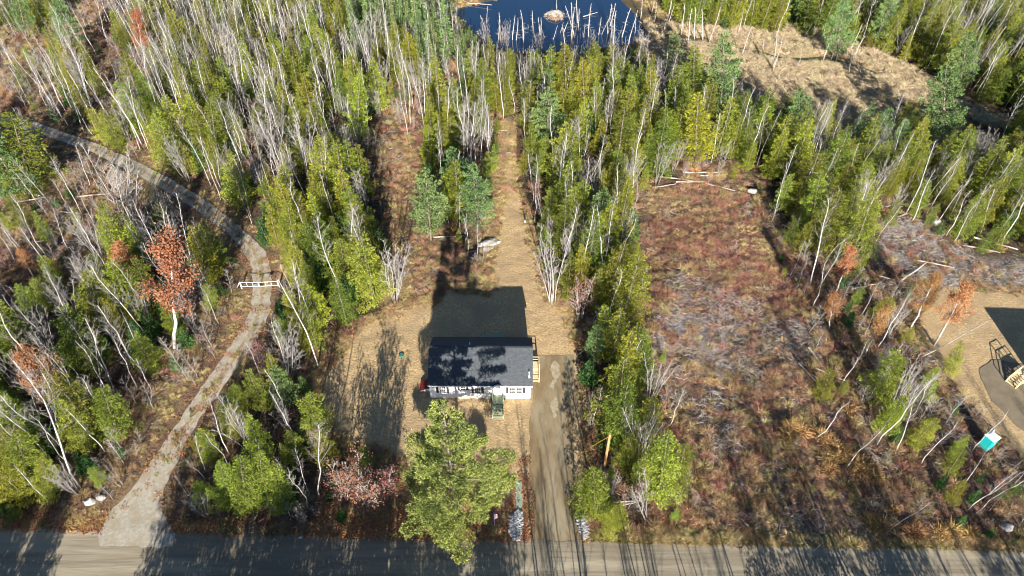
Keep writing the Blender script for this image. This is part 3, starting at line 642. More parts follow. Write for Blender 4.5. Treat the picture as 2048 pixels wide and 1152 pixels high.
# ---------------------------------------------------------------- trees placed one by one from the photograph
for b_, t_ in [((163, 978), (5, 735)), ((274, 773), (225, 650)), ((294, 677), (175, 520)), ((62, 547), (0, 445)), ((292, 759), (235, 645)), ((226, 773), (172, 640)), ((200, 775), (165, 660)),
             ((637, 732), (570, 560)), ((578, 770), (570, 640)), ((530, 770), (487, 690)), ((684, 599), (645, 430)), ((106, 215), (45, 95)), ((150, 229), (92, 90)), ((193, 244), (135, 110)), ((210, 227), (128, 62)),
             ((284, 290), (205, 130)), ((296, 297), (238, 160)), ((246, 240), (205, 150)), ((369, 192), (290, 75)), ((360, 180), (310, 85)), ((1059, 243), (1056, 128)), ((1218, 253), (1230, 90)), ((815, 273), (806, 190)), ((980, 322), (984, 212)),
             ((1097, 375), (1110, 290)), ((1671, 123), (1686, 45)), ((1951, 193), (2003, 85)), ((1775, 294), (1803, 190)), ((1962, 465), (1994, 380)), ((1930, 455), (1985, 365)), ((1621, 565), (1675, 400)), ((1651, 520), (1712, 450)), ((1750, 487), (1790, 415)),
             ((1753, 890), (1854, 762)), ((1950, 1028), (2050, 945)), ((1935, 1020), (2040, 935)), ((1943, 905), (2010, 830)), ((1225, 535), (1280, 440)), ((1205, 500), (1235, 400)), ((1140, 445), (1150, 330)), ((1630, 880), (1700, 800)), ((1690, 940), (1760, 850)), ((1790, 860), (1850, 780)),
             ((1775, 1065), (1850, 1000)), ((1840, 930), (1905, 850)), ((1185, 845), (1201, 780)), ((1340, 850), (1372, 780)), ((740, 160), (730, 70)), ((130, 880), (80, 760)), ((85, 845), (50, 750)), ((640, 1000), (625, 850)), ((410, 940), (395, 860)), ((520, 960), (505, 890)), ((1840, 715), (1985, 650))]:
    plant_px('birch_tree', b_, t_)
for b_, t_ in [((553, 226), (530, 118)), ((564, 355), (530, 230)), ((262, 470), (226, 290)), ((739, 137), (718, 5)), ((765, 212), (758, 112)), ((838, 195), (830, 115)), ((958, 212), (957, 112)), ((1106, 607), (1100, 465)), ((927, 345), (938, 200)), ((470, 190), (450, 60)), ((575, 770), (568, 660)),
               ((790, 600), (780, 480)), ((1195, 430), (1200, 330)), ((620, 370), (600, 240)), ((1640, 330), (1660, 255)), ((1745, 340), (1765, 250)), ((1960, 345), (1990, 265)), ((1750, 760), (1790, 690)), ((1925, 380), (1965, 290)), ((1300, 800), (1320, 700)), ((1295, 1040), (1290, 960)), ((160, 990), (110, 930)), ((1245, 165), (1235, 80))]:
    plant_px('clump_tree', b_, t_)
for b_, t_ in [((349, 694), (312, 485)), ((120, 835), (45, 700)), ((262, 600), (226, 492)), ((290, 140), (262, 28)), ((1672, 585), (1702, 495)), ((1730, 710), (1765, 625)), ((1868, 690), (1930, 575)), ((1820, 660), (1870, 560)), ((905, 205), (904, 128)), ((1655, 665), (1665, 590)), ((70, 560), (40, 500))]:
    plant_px('oak_tree', b_, t_)
for b_, t_ in [((735, 1020), (728, 915)), ((690, 1000), (685, 930)), ((1080, 405), (1072, 355)), ((1240, 330), (1230, 275)), ((1160, 640), (1168, 560)), ((770, 1000), (765, 930)), ((530, 740), (520, 680)), ((1270, 1000), (1262, 960))]:
    plant_px('maple_shrub', b_, t_)
for b_, t_ in [((862, 480), (850, 335)), ((955, 465), (945, 328)), ((1440, 245), (1447, 65)), ((1672, 120), (1690, -5)), ((1885, 300), (1893, 130)), ((1920, 185), (1937, 60)), ((1600, 310), (1597, 180)), ((1500, 40), (1500, -80)), ((1800, 330), (1812, 240)), ((1350, 160), (1350, 60)), ((55, 80), (30, -30)), ((150, 110), (110, -10))]:
    plant_px('white_pine', b_, t_, wide=1.1)
for b_, t_, k in [((1318, 985), (1335, 868), 1.0), ((1352, 965), (1372, 890), .9), ((1280, 985), (1290, 915), .9), ((1190, 1015), (1187, 945), 1.5), ((625, 865), (622, 785), 1.3), ((495, 1015), (480, 915), 1.0), ((455, 1005), (440, 925), .9), ((530, 990), (520, 905), 1.0), ((565, 1010), (552, 935), 1.0), ((235, 868), (205, 775), 1.1), ((165, 740), (130, 612), 1.0), ((200, 650), (170, 538), 1), ((65, 380), (20, 225), 1.3),
                  ((60, 960), (35, 870), 1.1), ((30, 880), (-5, 790), 1.0), ((100, 985), (80, 915), .9), ((1205, 700), (1210, 610), 1.1), ((1275, 735), (1280, 650), 1), ((1720, 420), (1735, 330), 1.2), ((1700, 520), (1750, 390), 1.1), ((1620, 460), (1640, 350), 1.2), ((1760, 800), (1790, 705), 1.2), ((1640, 800), (1660, 740), 1),
                  ((1845, 800), (1875, 735), .9), ((1900, 745), (1925, 680), .8), ((830, 720), (830, 700), .3)][:-1]:
    plant_px('hemlock_tree', b_, t_, wide=k)
for b_, t_, k in [((1100, 215), (1100, 95), 1.2), ((1135, 230), (1133, 90), 1.4), ((1170, 245), (1165, 115), 1.2), ((1195, 150), (1185, 80), 1.3), ((1385, 230), (1390, 90), 1.5), ((1340, 225), (1340, 150), 1.3), ((1300, 240), (1300, 135), 1.4), ((1330, 330), (1335, 215), 1.4), ((1390, 330), (1395, 190), 1.5),
                  ((1260, 250), (1265, 150), 1.3), ((1215, 235), (1195, 165), 1.2), ((1290, 320), (1290, 220), 1.3), ((715, 290), (717, 150), 1.0), ((1530, 310), (1535, 210), 1.5), ((1490, 330), (1500, 250), 1.2), ((985, 150), (978, 70), 1.1), ((690, 420), (672, 290), 1.2), ((655, 400), (640, 280), 1.2), ((440, 330), (420, 200), 1.2), ((360, 310), (330, 190), 1.5), ((400, 290), (375, 190), 1.3)]:
    plant_px('cedar_tree', b_, t_, wide=k)
plant_px('yellow_birch', (497, 165), (488, 95)); plant_px('yellow_birch', (110, 140), (95, 90))
for bx_, by_, tx_, ty_ in [(968, 230, 985, 70), (1020, 250, 1005, 90), (1120, 200, 1100, 60), (1240, 185, 1290, 60), (1330, 180, 1345, 10), (1365, 215, 1375, 100), (1450, 200, 1475, 60), (1500, 190, 1560, -20), (1590, 215, 1650, 20), (1630, 250, 1680, 50), (1820, 220, 1880, 0), (1940, 200, 1955, 20), (2015, 230, 2020, 40),
                           (1920, 300, 1935, 180), (1225, 185, 1250, 90), (1185, 225, 1215, 110), (1400, 190, 1410, 130), (1145, 215, 1120, 110), (1290, 190, 1310, 50), (1070, 190, 1075, 20), (880, 230, 878, 50), (800, 130, 803, 0), (1210, 60, 1212, -60), (1560, 130, 1555, 90), (1050, 160, 1040, 100), (1780, 130, 1790, 10), (1700, 110, 1720, -30),
                           (1974, 280, 1998, 50), (2064, 240, 2069, 50), (2100, 250, 2169, 40), (2269, 200, 2304, 60), (2484, 230, 2519, 150), (2610, 410, 2640, 320), (2500, 480, 2530, 400), (1860, 140, 1900, 20), (1760, 90, 1790, -20), (2180, 300, 2200, 180), (940, 262, 880, 165), (1345, 220, 1352, 130)]:
    plant_px('dead_snag', (700+bx_/2.925, by_/2.925), (700+tx_/2.925, ty_/2.925))

for k in range(26):
    bx_ = rng.uniform(930, 1330); by_ = rng.uniform(40, 104)
    if not inpoly(bx_, by_-4, pond_px)[0] and rng.uniform() < .6: continue
    x, y = G(bx_, by_); plant('dead_snag', x, y, rng.uniform(2.5, 8), leanx=rng.normal(0, .14), leany=rng.normal(0, .1), z=-.3)
for k in range(16):
    bx_ = rng.uniform(1330, 1720); x, y = G(bx_, rng.uniform(70, 150)); plant('dead_snag', x, y, rng.uniform(3, 8), leanx=rng.normal(.05, .12), z=-.05)
for b_, t_ in [((1010, 112), (1003, 40)), ((975, 108), (965, 35)), ((1180, 128), (1180, 60)), ((1080, 118), (1078, 60)), ((1290, 118), (1292, 50)), ((1225, 112), (1232, 55))]: plant_px('clump_tree', b_, t_)

# ---------------------------------------------------------------- the rest of the wood, tree by tree
MIX = {  # class: [(kind, trees per 100 m2, shortest, tallest)]
 'M': [('hemlock_tree', 3.4, 5, 11), ('cedar_tree', 2.4, 6, 12), ('birch_tree', 2.1, 8, 14), ('clump_tree', .7, 6, 10), ('young_fir', 1.0, 2, 5)],
 'H': [('hemlock_tree', 4.2, 6, 12), ('cedar_tree', 2.4, 7, 13), ('birch_tree', 1.3, 8, 14), ('clump_tree', .35, 6, 10), ('young_fir', 1.0, 3, 6), ('white_pine', .25, 9, 14)],
 'B': [('birch_tree', 3.3, 8, 14), ('clump_tree', 1.0, 6, 11), ('hemlock_tree', 2.8, 4, 9), ('cedar_tree', 1.2, 5, 10), ('young_fir', .7, 2, 5), ('maple_shrub', .15, 3, 5)],
 'S': [('spruce_tree', 5.5, 8, 15), ('birch_tree', 1.4, 9, 14), ('clump_tree', .5, 6, 9)],
 'P': [('white_pine', 1.5, 9, 15), ('hemlock_tree', 2.2, 6, 11), ('birch_tree', 1.4, 8, 14)],
 'y': [('bare_sapling', 5.0, 2.5, 6), ('hemlock_tree', 2.2, 3, 7), ('young_fir', 1.6, 1.5, 3.5), ('birch_tree', 1.6, 5, 10), ('maple_shrub', .4, 2.5, 4.5), ('clump_tree', .9, 4, 7)],
 'b': [('bare_sapling', 3.2, 2, 5), ('young_fir', .6, 1.2, 3), ('hemlock_tree', .6, 2.5, 6), ('birch_tree', .9, 5, 11), ('maple_shrub', .1, 2, 3.5)],
 'r': [('bare_sapling', 2.6, 2, 5), ('young_fir', .4, 1, 2.5), ('hemlock_tree', .5, 3, 7), ('birch_tree', .8, 6, 11), ('clump_tree', .3, 4, 7)],
 'd': [('bare_sapling', .3, 1.5, 3)], 'g': [('bare_sapling', .3, 1.5, 3)], 'l': [('bare_sapling', 3.0, 1.5, 4), ('young_fir', 1.4, 1, 3), ('hemlock_tree', .8, 2, 4)], 'm': [], '~': []}
CNT = {}
placed = [(t[1], t[2]) for t in TREES]
CAP = dict(hemlock_tree=290, cedar_tree=270, birch_tree=295, clump_tree=190, bare_sapling=295, young_fir=240, spruce_tree=200, white_pine=60, maple_shrub=60)
for t in TREES: CNT[t[0]] = CNT.get(t[0], 0)+1
CLR = [(p, (min(q[0] for q in p), max(q[0] for q in p), min(q[1] for q in p), max(q[1] for q in p))) for p in CLEAR]
def blocks(x, y, H, rad):
    """would a tree here stand before a place the photograph shows open?"""
    for fz in (0, .3, .6, .95):
        rr = rad*(1-fz*.6)
        for ox in (-rr, 0, rr):
            qx, qy = proj(x+ox, y, H*fz)
            for p, (a, b_, c, d) in CLR:
                if a < qx < b_ and c < qy < d and inpoly(qx, qy, p)[0]: return True
    return False
def groundfree(x, y, r_=.8):
    if road_edge(x)-7.2 < y < road_edge(x)+1.2: return False
    for P in (trackW, driveW, lawnW, nyardW, pondW):
        if inpoly(x, y, P)[0] or segdist(np.array([x]), np.array([y]), P)[0] < r_: return False
    return True
HASH = {}
def hadd(x, y): HASH.setdefault((int(x//4), int(y//4)), []).append((x, y))
def hnear(x, y):
    i, j = int(x//4), int(y//4); d = 9.0
    for a in (-1, 0, 1):
        for b_ in (-1, 0, 1):
            for q in HASH.get((i+a, j+b_), ()): d = min(d, math.hypot(x-q[0], y-q[1]))
    return d
for q in placed: hadd(*q)
NT = 20000
ty = rng.uniform(30, 184, NT); tx = rng.uniform(-140, 140, NT); o_ = np.argsort(ty); OVER = {}
for x, y in zip(tx[o_], ty[o_]):
    if abs(x) > 1024/FPX*(y+CAMH)*math.cos(PITCH)+7: continue
    px, py = proj(x, y, 0); c = cls(px+rng.normal(0, 14), max(0, py+rng.normal(0, 10)))
    tot = sum(m_[1] for m_ in MIX[c])
    if tot == 0 or rng.uniform() > tot/13: continue
    ks = MIX[c]; r_ = rng.uniform(0, tot)
    for kind, dn, h0, h1 in ks:
        r_ -= dn
        if r_ <= 0: break
    H = rng.uniform(h0, h1)
    if py > 940: H *= .75
    if not groundfree(x, y): continue
    if hnear(x, y) < (.9 if kind in ('birch_tree', 'bare_sapling', 'young_fir') else 1.6): continue
    ok = False; rad = NICE[kind][2]*H/10
    for _ in range(4):
        if not blocks(x, y, H, rad): ok = True; break
        H *= .72; rad *= .72
    if not ok or H < 1.3: continue
    hadd(x, y); lx, ly, wd_ = rng.normal(0, .05), rng.normal(0, .04), (rng.uniform(.85, 1.35) if kind != 'birch_tree' else rng.uniform(.8, 1.1))
    if CNT.get(kind, 0) >= CAP.get(kind, 100): OVER.setdefault(kind, []).append((x, y, ht(x, y)-.05, H)); continue
    plant(kind, x, y, H, leanx=lx, leany=ly, wide=wd_); CNT[kind] = CNT.get(kind, 0)+1
# wood south of the road: stands below the picture, throws its shadows over the road
r2 = np.random.default_rng(5); SOUTH = {'birch_tree': [], 'hemlock_tree': []}
for k in range(520):
    x = r2.uniform(-75, 74); y = r2.uniform(5, 25)
    if -47 < x < -36: continue
    H = r2.uniform(8, 15); H = min(H, (70-2.4*(y+2.2)))
    xs_ = x-.065*40
    if -14 < xs_ < -1: H = min(H, .352*(44-y)); pb = .6
    elif -1 <= xs_ < 9: pb = 1.0; H = min(H, 12)
    elif xs_ >= 9: pb = .8; H = min(H, .352*(57-y))
    elif xs_ < -36: pb = .45; H = min(H, .352*(46-y))
    else: pb = .65; H = min(H, .352*(52-y))
    if H < 3.2 or (xs_ >= 9 and (r2.uniform() < .42 or y > 23.5)) or (-1 <= xs_ < 9 and r2.uniform() < .4): continue
    SOUTH['birch_tree' if r2.uniform() < pb else 'hemlock_tree'].append((x, y, 0, H))

# ---------------------------------------------------------------- small cover scattered with geometry nodes
def clump(m, n_, hgt, spread, wd, seed, twig=True, curve=.3, leafn=0, lsz=.1):
    r = np.random.default_rng(seed); mb = MB(); a = r.uniform(0, 6.28, n_); rad = spread*np.sqrt(r.uniform(0, 1, n_))
    P = np.c_[np.cos(a)*rad*.5, np.sin(a)*rad*.5, np.zeros(n_)]; out = np.c_[np.cos(a), np.sin(a), np.zeros(n_)]
    h = hgt*r.uniform(.5, 1.1, n_)[:, None]; D = unit(out*rad[:, None]*1.1+np.array((0, 0, 1.))*hgt+r.normal(0, .2*spread, (n_, 3)))
    S = unit(np.cross(D, r.normal(0, 1, (n_, 3)))); mid = P+D*h*.55; tip = P+D*h+out*curve*h*.5-np.array((0, 0, 1))*curve*h*.25
    w_ = wd*r.uniform(.6, 1.3, (n_, 1)); q = np.stack([P-S*w_*.5, P+S*w_*.5, mid+S*w_*.45, mid-S*w_*.45], 1); q2 = np.stack([mid-S*w_*.45, mid+S*w_*.45, tip+S*w_*.12, tip-S*w_*.12], 1)
    tn = r.uniform(0, .7, n_); mb.quads(q, tn); mb.quads(q2, tn+.2)
    if leafn:
        k = r.integers(0, n_, leafn); leaves(mb, P[k]+D[k]*h[k]*r.uniform(.3, 1, (leafn, 1))+r.normal(0, .08*spread, (leafn, 3)), r.normal(0, 1, (leafn, 3)), lsz, lsz*.8, r.uniform(0, 1, leafn), r, 1.2)
    return mb
def litter(n_, rad, seed, sz=.16):
    r = np.random.default_rng(seed); mb = MB(); a = r.uniform(0, 6.28, n_); q = rad*np.sqrt(r.uniform(0, 1, n_)); P = np.c_[np.cos(a)*q, np.sin(a)*q, r.uniform(.01, .05, n_)]
    D = r.normal(0, 1, (n_, 3)); D[:, 2] *= .2; leaves(mb, P, D, sz, sz*.8, r.uniform(0, 1, n_), r, .3); return mb
def slash(seed, n_=40, L0=.6):
    r = np.random.default_rng(seed); mb = MB()
    for i in range(n_):
        a = r.uniform(0, 6.28); p = np.array((*r.normal(0, .55, 2), r.uniform(.03, .3))); L = L0*r.uniform(.3, 1.1); d = np.array((math.cos(a), math.sin(a), r.normal(0, .16)))*L*.5
        w_ = r.uniform(.010, .024); mb.tube([p-d, p+d], [w_, w_*.6], 3, False)
    return mb
def scatter(name, pts, protos, m, smin, smax, seed, tiltmax=.15, sizes=None):
    cc = bpy.data.collections.new(name+'_source')
    for i, p_ in enumerate(protos):
        if isinstance(p_, tuple):
            c2 = bpy.data.collections.new(f'{name}_piece_{i}'); cc.children.link(c2)
            for me_ in [p_[1]]+[q[1] for q in p_[2]]: c2.objects.link(bpy.data.objects.new(name+'_piece', me_))
        else: cc.objects.link(bpy.data.objects.new(f'{name}_piece', p_.mesh(name+'_piece', m)))
    r = np.random.default_rng(seed); N = len(pts); me = bpy.data.meshes.new(name); me.from_pydata([tuple(p_) for p_ in pts], [], [])
    me.materials.append(M[m])
    a = me.attributes.new('turn', 'FLOAT_VECTOR', 'POINT'); a.data.foreach_set('vector', np.c_[r.normal(0, tiltmax, N), r.normal(0, tiltmax, N), r.uniform(0, 6.28, N)].astype(np.float32).ravel())
    a = me.attributes.new('size', 'FLOAT', 'POINT'); a.data.foreach_set('value', (r.uniform(smin, smax, N) if sizes is None else np.array(sizes)).astype(np.float32))
    a = me.attributes.new('pick', 'INT', 'POINT'); a.data.foreach_set('value', r.integers(0, len(protos), N).astype(np.int32))
    o = link(name, me); o['kind'] = 'stuff'
    g = bpy.data.node_groups.new(name, 'GeometryNodeTree'); g.interface.new_socket('Geometry', in_out='INPUT', socket_type='NodeSocketGeometry'); g.interface.new_socket('Geometry', in_out='OUTPUT', socket_type='NodeSocketGeometry')
    gi = g.nodes.new('NodeGroupInput'); go = g.nodes.new('NodeGroupOutput'); ci = g.nodes.new('GeometryNodeCollectionInfo'); ci.inputs[0].default_value = cc; ci.inputs[1].default_value = True; ci.inputs[2].default_value = True
    ip = g.nodes.new('GeometryNodeInstanceOnPoints'); ip.inputs['Pick Instance'].default_value = True
    def na(nm, ty):
        q = g.nodes.new('GeometryNodeInputNamedAttribute'); q.data_type = ty; q.inputs[0].default_value = nm; return q.outputs[0]
    L = g.links; L.new(gi.outputs[0], ip.inputs['Points']); L.new(ci.outputs[0], ip.inputs['Instance']); L.new(na('turn', 'FLOAT_VECTOR'), ip.inputs['Rotation']); L.new(na('size', 'FLOAT'), ip.inputs['Scale']); L.new(na('pick', 'INT'), ip.inputs['Instance Index']); L.new(ip.outputs[0], go.inputs[0])
    md = o.modifiers.new('scatter', 'NODES'); md.node_group = g; return o
# where each cover grows: class -> (cover, plants per m2)
COVER = {
 'b': [('brown_brush', 1.25), ('red_brush', .3), ('woodland_grass', .4), ('grey_slash_wood', .3), ('golden_fern_cover', .04)],
 'r': [('red_brush', 1.2), ('brown_brush', .7), ('grey_slash_wood', .28), ('woodland_grass', .2)],
 'd': [('grey_slash_wood', .8), ('red_brush', .45), ('brown_brush', .6), ('woodland_grass', .2)],
 'g': [('woodland_grass', .95), ('brown_brush', .25), ('olive_grass_cover', .22)],
 'M': [('brown_brush', .6), ('red_brush', .3), ('grey_slash_wood', .12)], 'H': [('brown_brush', .22)], 'B': [('brown_brush', .45), ('red_brush', .4), ('grey_slash_wood', .16), ('woodland_grass', .1)],
 'S': [('brown_brush', .25), ('woodland_grass', .1)], 'P': [('brown_brush', .3)], 'y': [('brown_brush', .9), ('red_brush', .5), ('grey_slash_wood', .45), ('woodland_grass', .15)],
 'l': [('brown_brush', .5), ('red_brush', .4), ('fallen_leaves', .6)], 'm': [('marsh_reeds', 1.7)], '~': []}
PTS = {k: [] for k in ('brown_brush', 'red_brush', 'woodland_grass', 'olive_grass_cover', 'grey_slash_wood', 'golden_fern_cover', 'marsh_reeds', 'fallen_leaves')}
NS = 100000
ys = rng.uniform(28, 178, NS); hf = 1024/FPX*(ys+CAMH)*math.cos(PITCH)+3; xs = rng.uniform(-1, 1, NS)*132
keep = np.abs(xs) < hf; xs = xs[keep]; ys = ys[keep]; dens = NS/(150*264)
blk = np.zeros(len(xs), bool)
for P in (trackW, driveW, lawnW, nyardW, pondW, road): blk |= inpoly(xs, ys, P)
blk |= segdist(xs, ys, trackW) < .6
blk |= (xs > HOUSE_W[0]) & (xs < HOUSE_W[2]) & (ys > HOUSE_W[1]) & (ys < HOUSE_W[3])
xs = xs[~blk]; ys = ys[~blk]; zc_ = (ys+CAMH)*math.cos(PITCH); ppx = 1024+FPX*xs/zc_; ppy = 576-FPX*(ys-CAMH)*math.sin(PITCH)/zc_
ppx2 = ppx+(vnoise(xs, ys, 4, 3)-.5)*90; ppy2 = ppy+(vnoise(xs, ys, 4, 4)-.5)*70
inF = inpoly(ppx, ppy, field_px); inM = inpoly(ppx, ppy, marsh_px)
nz = vnoise(xs, ys, 5.5, 8); nz2 = vnoise(xs, ys, 2.2, 9)
tdist = segdist(xs, ys, trackW); sdist = segdist(xs, ys, W(stream_px), False)
for i in range(len(xs)):
    x, y = xs[i], ys[i]; c = cls(ppx2[i], ppy2[i])
    if inM[i]: c = 'm'
    if inF[i]:
        px_, py_ = ppx[i], ppy[i]
        if py_ < 560: c = 'r' if nz[i] < .72 else 'g'
        elif py_ < 730: c = 'd' if nz[i] > .42 else 'r'
        else: c = 'd' if nz[i] > .72 else ('b' if nz2[i] < .7 else 'r')
    if c == 'm' and sdist[i] < 1.5: continue
    if tdist[i] < 2.2 and c != 'l' and rng.uniform() < .7: c = 'g'
    for nm, dn in COVER[c]:
        if rng.uniform() < dn/dens:
            PTS[nm].append((x, y, ht(x, y)-.02)); break
# golden fern tufts of the photograph, roadside grass, leaves blown along the road and the track
for px_, py_ in [(1640, 880), (1650, 890), (1665, 900), (1680, 905), (1690, 920), (1700, 925), (1715, 935), (1730, 945), (1745, 960), (1580, 860), (1590, 870), (1575, 880), (1660, 925), (1655, 945), (1745, 1050), (1755, 1055), (1880, 1070), (1900, 1068), (1935, 1070), (1820, 1068)]:
    for _ in range(5):
        x, y = G(px_+rng.normal(0, 6), py_+rng.normal(0, 5)); PTS['golden_fern_cover'].append((x, y, ht(x, y)))
for k in range(2600):
    x = rng.uniform(-60, 60); y = road_edge(x)+abs(rng.normal(0, .55))+.05
    if inpoly(x, y, driveW)[0] or inpoly(x, y, trackW)[0]: continue
    PTS['olive_grass_cover' if (x > 8 or rng.uniform() < .12) and rng.uniform() < .6 else ('fallen_leaves' if x < 12 or rng.uniform() < .1 else 'woodland_grass')].append((x, y, max(.0, ht(x, y))))
for k in range(240):
    i = rng.integers(0, len(trackW)); j = (i+1) % len(trackW)
    if i in (len(trackL)-1, len(trackW)-1): continue
    a = np.array(trackW[i]); b_ = np.array(trackW[j]); p_ = a+(b_-a)*rng.uniform()
    p_ = p_+rng.normal(0, .55, 2); 
    if p_[1] > 95 or road_edge(p_[0])-6 < p_[1] < road_edge(p_[0]): continue
    PTS['fallen_leaves'].append((*p_, .05))
for k in range(110):                           # grass and leaves on the crown between the wheel tracks
    i = rng.integers(3, len(trackL)-2); cL = np.array(trackW[i]); cR = np.array(trackW[len(trackW)-1-i]); cL2 = np.array(trackW[i+1]); cR2 = np.array(trackW[len(trackW)-2-i]); u = rng.uniform()
    p_ = (cL*(1-u)+cL2*u+cR*(1-u)+cR2*u)/2+rng.normal(0, .28, 2); PTS['fallen_leaves' if rng.uniform() < .55 else 'olive_grass_cover'].append((*p_, .04))
for k in range(1000):                          # leaves over the front yard under the pine and round the lawn edge
    px_, py_ = rng.uniform(640, 1060), rng.triangular(900, 1080, 1085)
    x, y = G(px_, py_)
    if y > road_edge(x): PTS['fallen_leaves'].append((x, y, .05))
for k in range(1500):                          # rough margin of the lawn
    i = rng.integers(0, len(lawnW)); a = np.array(lawnW[i]); b_ = np.array(lawnW[(i+1) % len(lawnW)]); p_ = a+(b_-a)*rng.uniform()+rng.normal(0, .5, 2)
    if inpoly(p_[0], p_[1], driveW)[0] or segdist(p_[:1], p_[1:], driveW)[0] < 1.2 or p_[1] < road_edge(p_[0])+.5: continue
    PTS['brown_brush' if rng.uniform() < .3 else 'woodland_grass'].append((*p_, .02))
scatter('brown_brush', PTS['brown_brush'], [clump('', 90, .7, .6, .02, 300+i, leafn=110, lsz=.065) for i in range(5)], 'brown_twig', .45, 1.3, 1)
scatter('red_brush', PTS['red_brush'], [clump('', 90, .7, .6, .018, 310+i, leafn=130, lsz=.065) for i in range(5)], 'red_twig', .45, 1.3, 2)
scatter('woodland_grass', PTS['woodland_grass'], [clump('', 120, .45, .5, .02, 320+i, curve=.7) for i in range(4)], 'tan_grass', .5, 1.25, 3)
scatter('roadside_grass', PTS['olive_grass_cover'], [clump('', 60, .28, .4, .035, 330+i, curve=.7) for i in range(3)], 'olive_grass', .6, 1.3, 4)
scatter('fallen_branches', PTS['grey_slash_wood'], [slash(340+i) for i in range(6)], 'grey_slash', .6, 1.5, 5)
scatter('golden_ferns', PTS['golden_fern_cover'], [clump('', 90, .75, .6, .05, 350+i, curve=.7, leafn=60, lsz=.12) for i in range(3)], 'golden_fern', .8, 1.6, 6)
scatter('marsh_reeds', PTS['marsh_reeds'], [clump('', 120, .75, .6, .035, 360+i, curve=.8) for i in range(4)], 'reed', .5, 1.8, 7)
scatter('fallen_leaves', PTS['fallen_leaves'], [litter(26, .6, 370+i) for i in range(4)], 'fallen_leaf', .7, 1.3, 8, .03)

for kind, L in list(OVER.items())+[('south/'+k, v) for k, v in SOUTH.items()]:
    nm_ = ('roadside_'+kind[6:]+'s') if kind.startswith('south/') else 'distant_'+kind+'s'; kind = kind.split('/')[-1]
    pr = PROTO[kind]; scatter(nm_, [q[:3] for q in L], pr, 'floor', 1, 1, 90, .05, sizes=[q[3]/pr[0][0] for q in L])
# ---------------------------------------------------------------- logs lying about
def log_mesh(seed):
    r = np.random.default_rng(seed); mb = MB(); k = 6; t_ = np.linspace(-.5, .5, k); pts = np.c_[t_, np.cumsum(r.normal(0, .012, k)), np.cumsum(r.normal(0, .004, k))+.02]
    mb.tube(pts, np.linspace(.022, .012, k), 7); return mb
LOGS = [log_mesh(400+i).mesh('log', 'log_wood') for i in range(4)]
def log(px, py, L, ang, zone):
    x, y = G(px, py); o = link('fallen_log', LOGS[rng.integers(4)], None, (x, y, max(0, ht(x, y))+.12)); o.scale = (L, L, L); o.rotation_euler = (0, rng.normal(0, .03), R(ang))
    tag(o, zone, 'log', 'fallen trunks '+zone.split(' lying ')[-1])
for px_, py_, L, a in [(1830, 425, 8, 25), (1800, 410, 6, 40), (1870, 530, 5, -20), (1830, 545, 7, 35), (1780, 560, 4, -25), (1990, 490, 6, -30), (1730, 575, 5, 20), (1960, 500, 5, -22)]:
    log(px_, py_, L, a, 'bleached bare trunk lying among the grey slash of the right-hand clearing')
for px_, py_, L, a in [(1500, 75, 5, 5), (1480, 72, 6, -8), (1470, 52, 4, -30), (1380, 50, 4, 10), (1320, 102, 4, 10), (1310, 90, 5, 0), (960, 10, 6, -15), (1180, 30, 4, 30)]:
    log(px_, py_, L, a, 'pale dead trunk lying in the reeds beside the pond')
for px_, py_, L, a in [(190, 395, 5, 10), (60, 405, 6, 15), (90, 400, 4, -30), (240, 405, 4, 60), (150, 430, 5, -10), (320, 500, 4, 30), (100, 480, 4, 20)]:
    log(px_, py_, L, a, 'grey fallen trunk lying in the brush left of the gravel track')
for px_, py_, L, a in [(1380, 365, 5, 5), (1350, 358, 6, -12), (1420, 352, 5, 8), (1330, 372, 4, 20), (1440, 375, 5, -25), (1400, 348, 6, 3), (1620, 760, 5, -70), (1635, 730, 5, -75), (1660, 755, 4, -30)]:
    log(px_, py_, L, a, 'grey broken trunk lying along the edge of the open brush field')
for px_, py_, L, a in [(900, 475, 5, 3), (1012, 262, 3, 5), (1008, 305, 3.2, -4), (1240, 790, 4, -15), (1250, 1010, 4, 15), (1262, 1005, 4, 5), (940, 505, 3, 20), (1170, 700, 3, 45)]:
    log(px_, py_, L, a, 'weathered log lying at the woodland margin near the lawn')

# ---------------------------------------------------------------- stones
def rock(seed, s=1.0, sub=2):
    bm = bmesh.new(); bmesh.ops.create_icosphere(bm, subdivisions=sub, radius=.5*s); r = np.random.default_rng(seed); k = r.normal(0, 1, (3, 3))
    for v_ in bm.verts:
        c = np.array(v_.co); f_ = 1+.16*math.sin(c@k[0]*5/s)+.14*math.sin(c@k[1]*7/s); v_.co = Vector(c*f_*np.array((1.15, .9, .62)))
    me = bpy.data.meshes.new('rock'); bm.to_mesh(me); bm.free(); return me
def boulder(px, py, s, seed, lab, rz=0, zs=1):
    x, y = G(px, py); me = rock(seed); me.materials.append(M['boulder']); o = link('boulder', me, None, (x, y, max(0, ht(x, y))+.14*s)); o.scale = (s, s*.8, s*zs); o.rotation_euler = (0, 0, rz); tag(o, lab, 'boulder')
boulder(977, 323, 1.7, 1, 'pale round boulder on the left edge of the narrow cleared strip', 0, 1.1)
boulder(975, 497, 1.6, 2, 'pale slab-like stone under the overhanging stone left of the cleared strip', .5, .5)
boulder(979, 488, 2.3, 3, 'largest white stone of the rubble left of the cleared strip', .3, .6)
boulder(994, 486, 1.0, 4, 'white stone at the right end of the rubble by the cleared strip', 0)
boulder(962, 491, 1.1, 5, 'white stone at the left end of the rubble by the cleared strip', .7, .6)
boulder(1504, 385, 1.5, 6, 'blue-grey boulder at the top right corner of the brush field', 0, .9)
boulder(203, 997, 1.0, 7, 'right-hand pale boulder under the leaning birch by the road', 0)
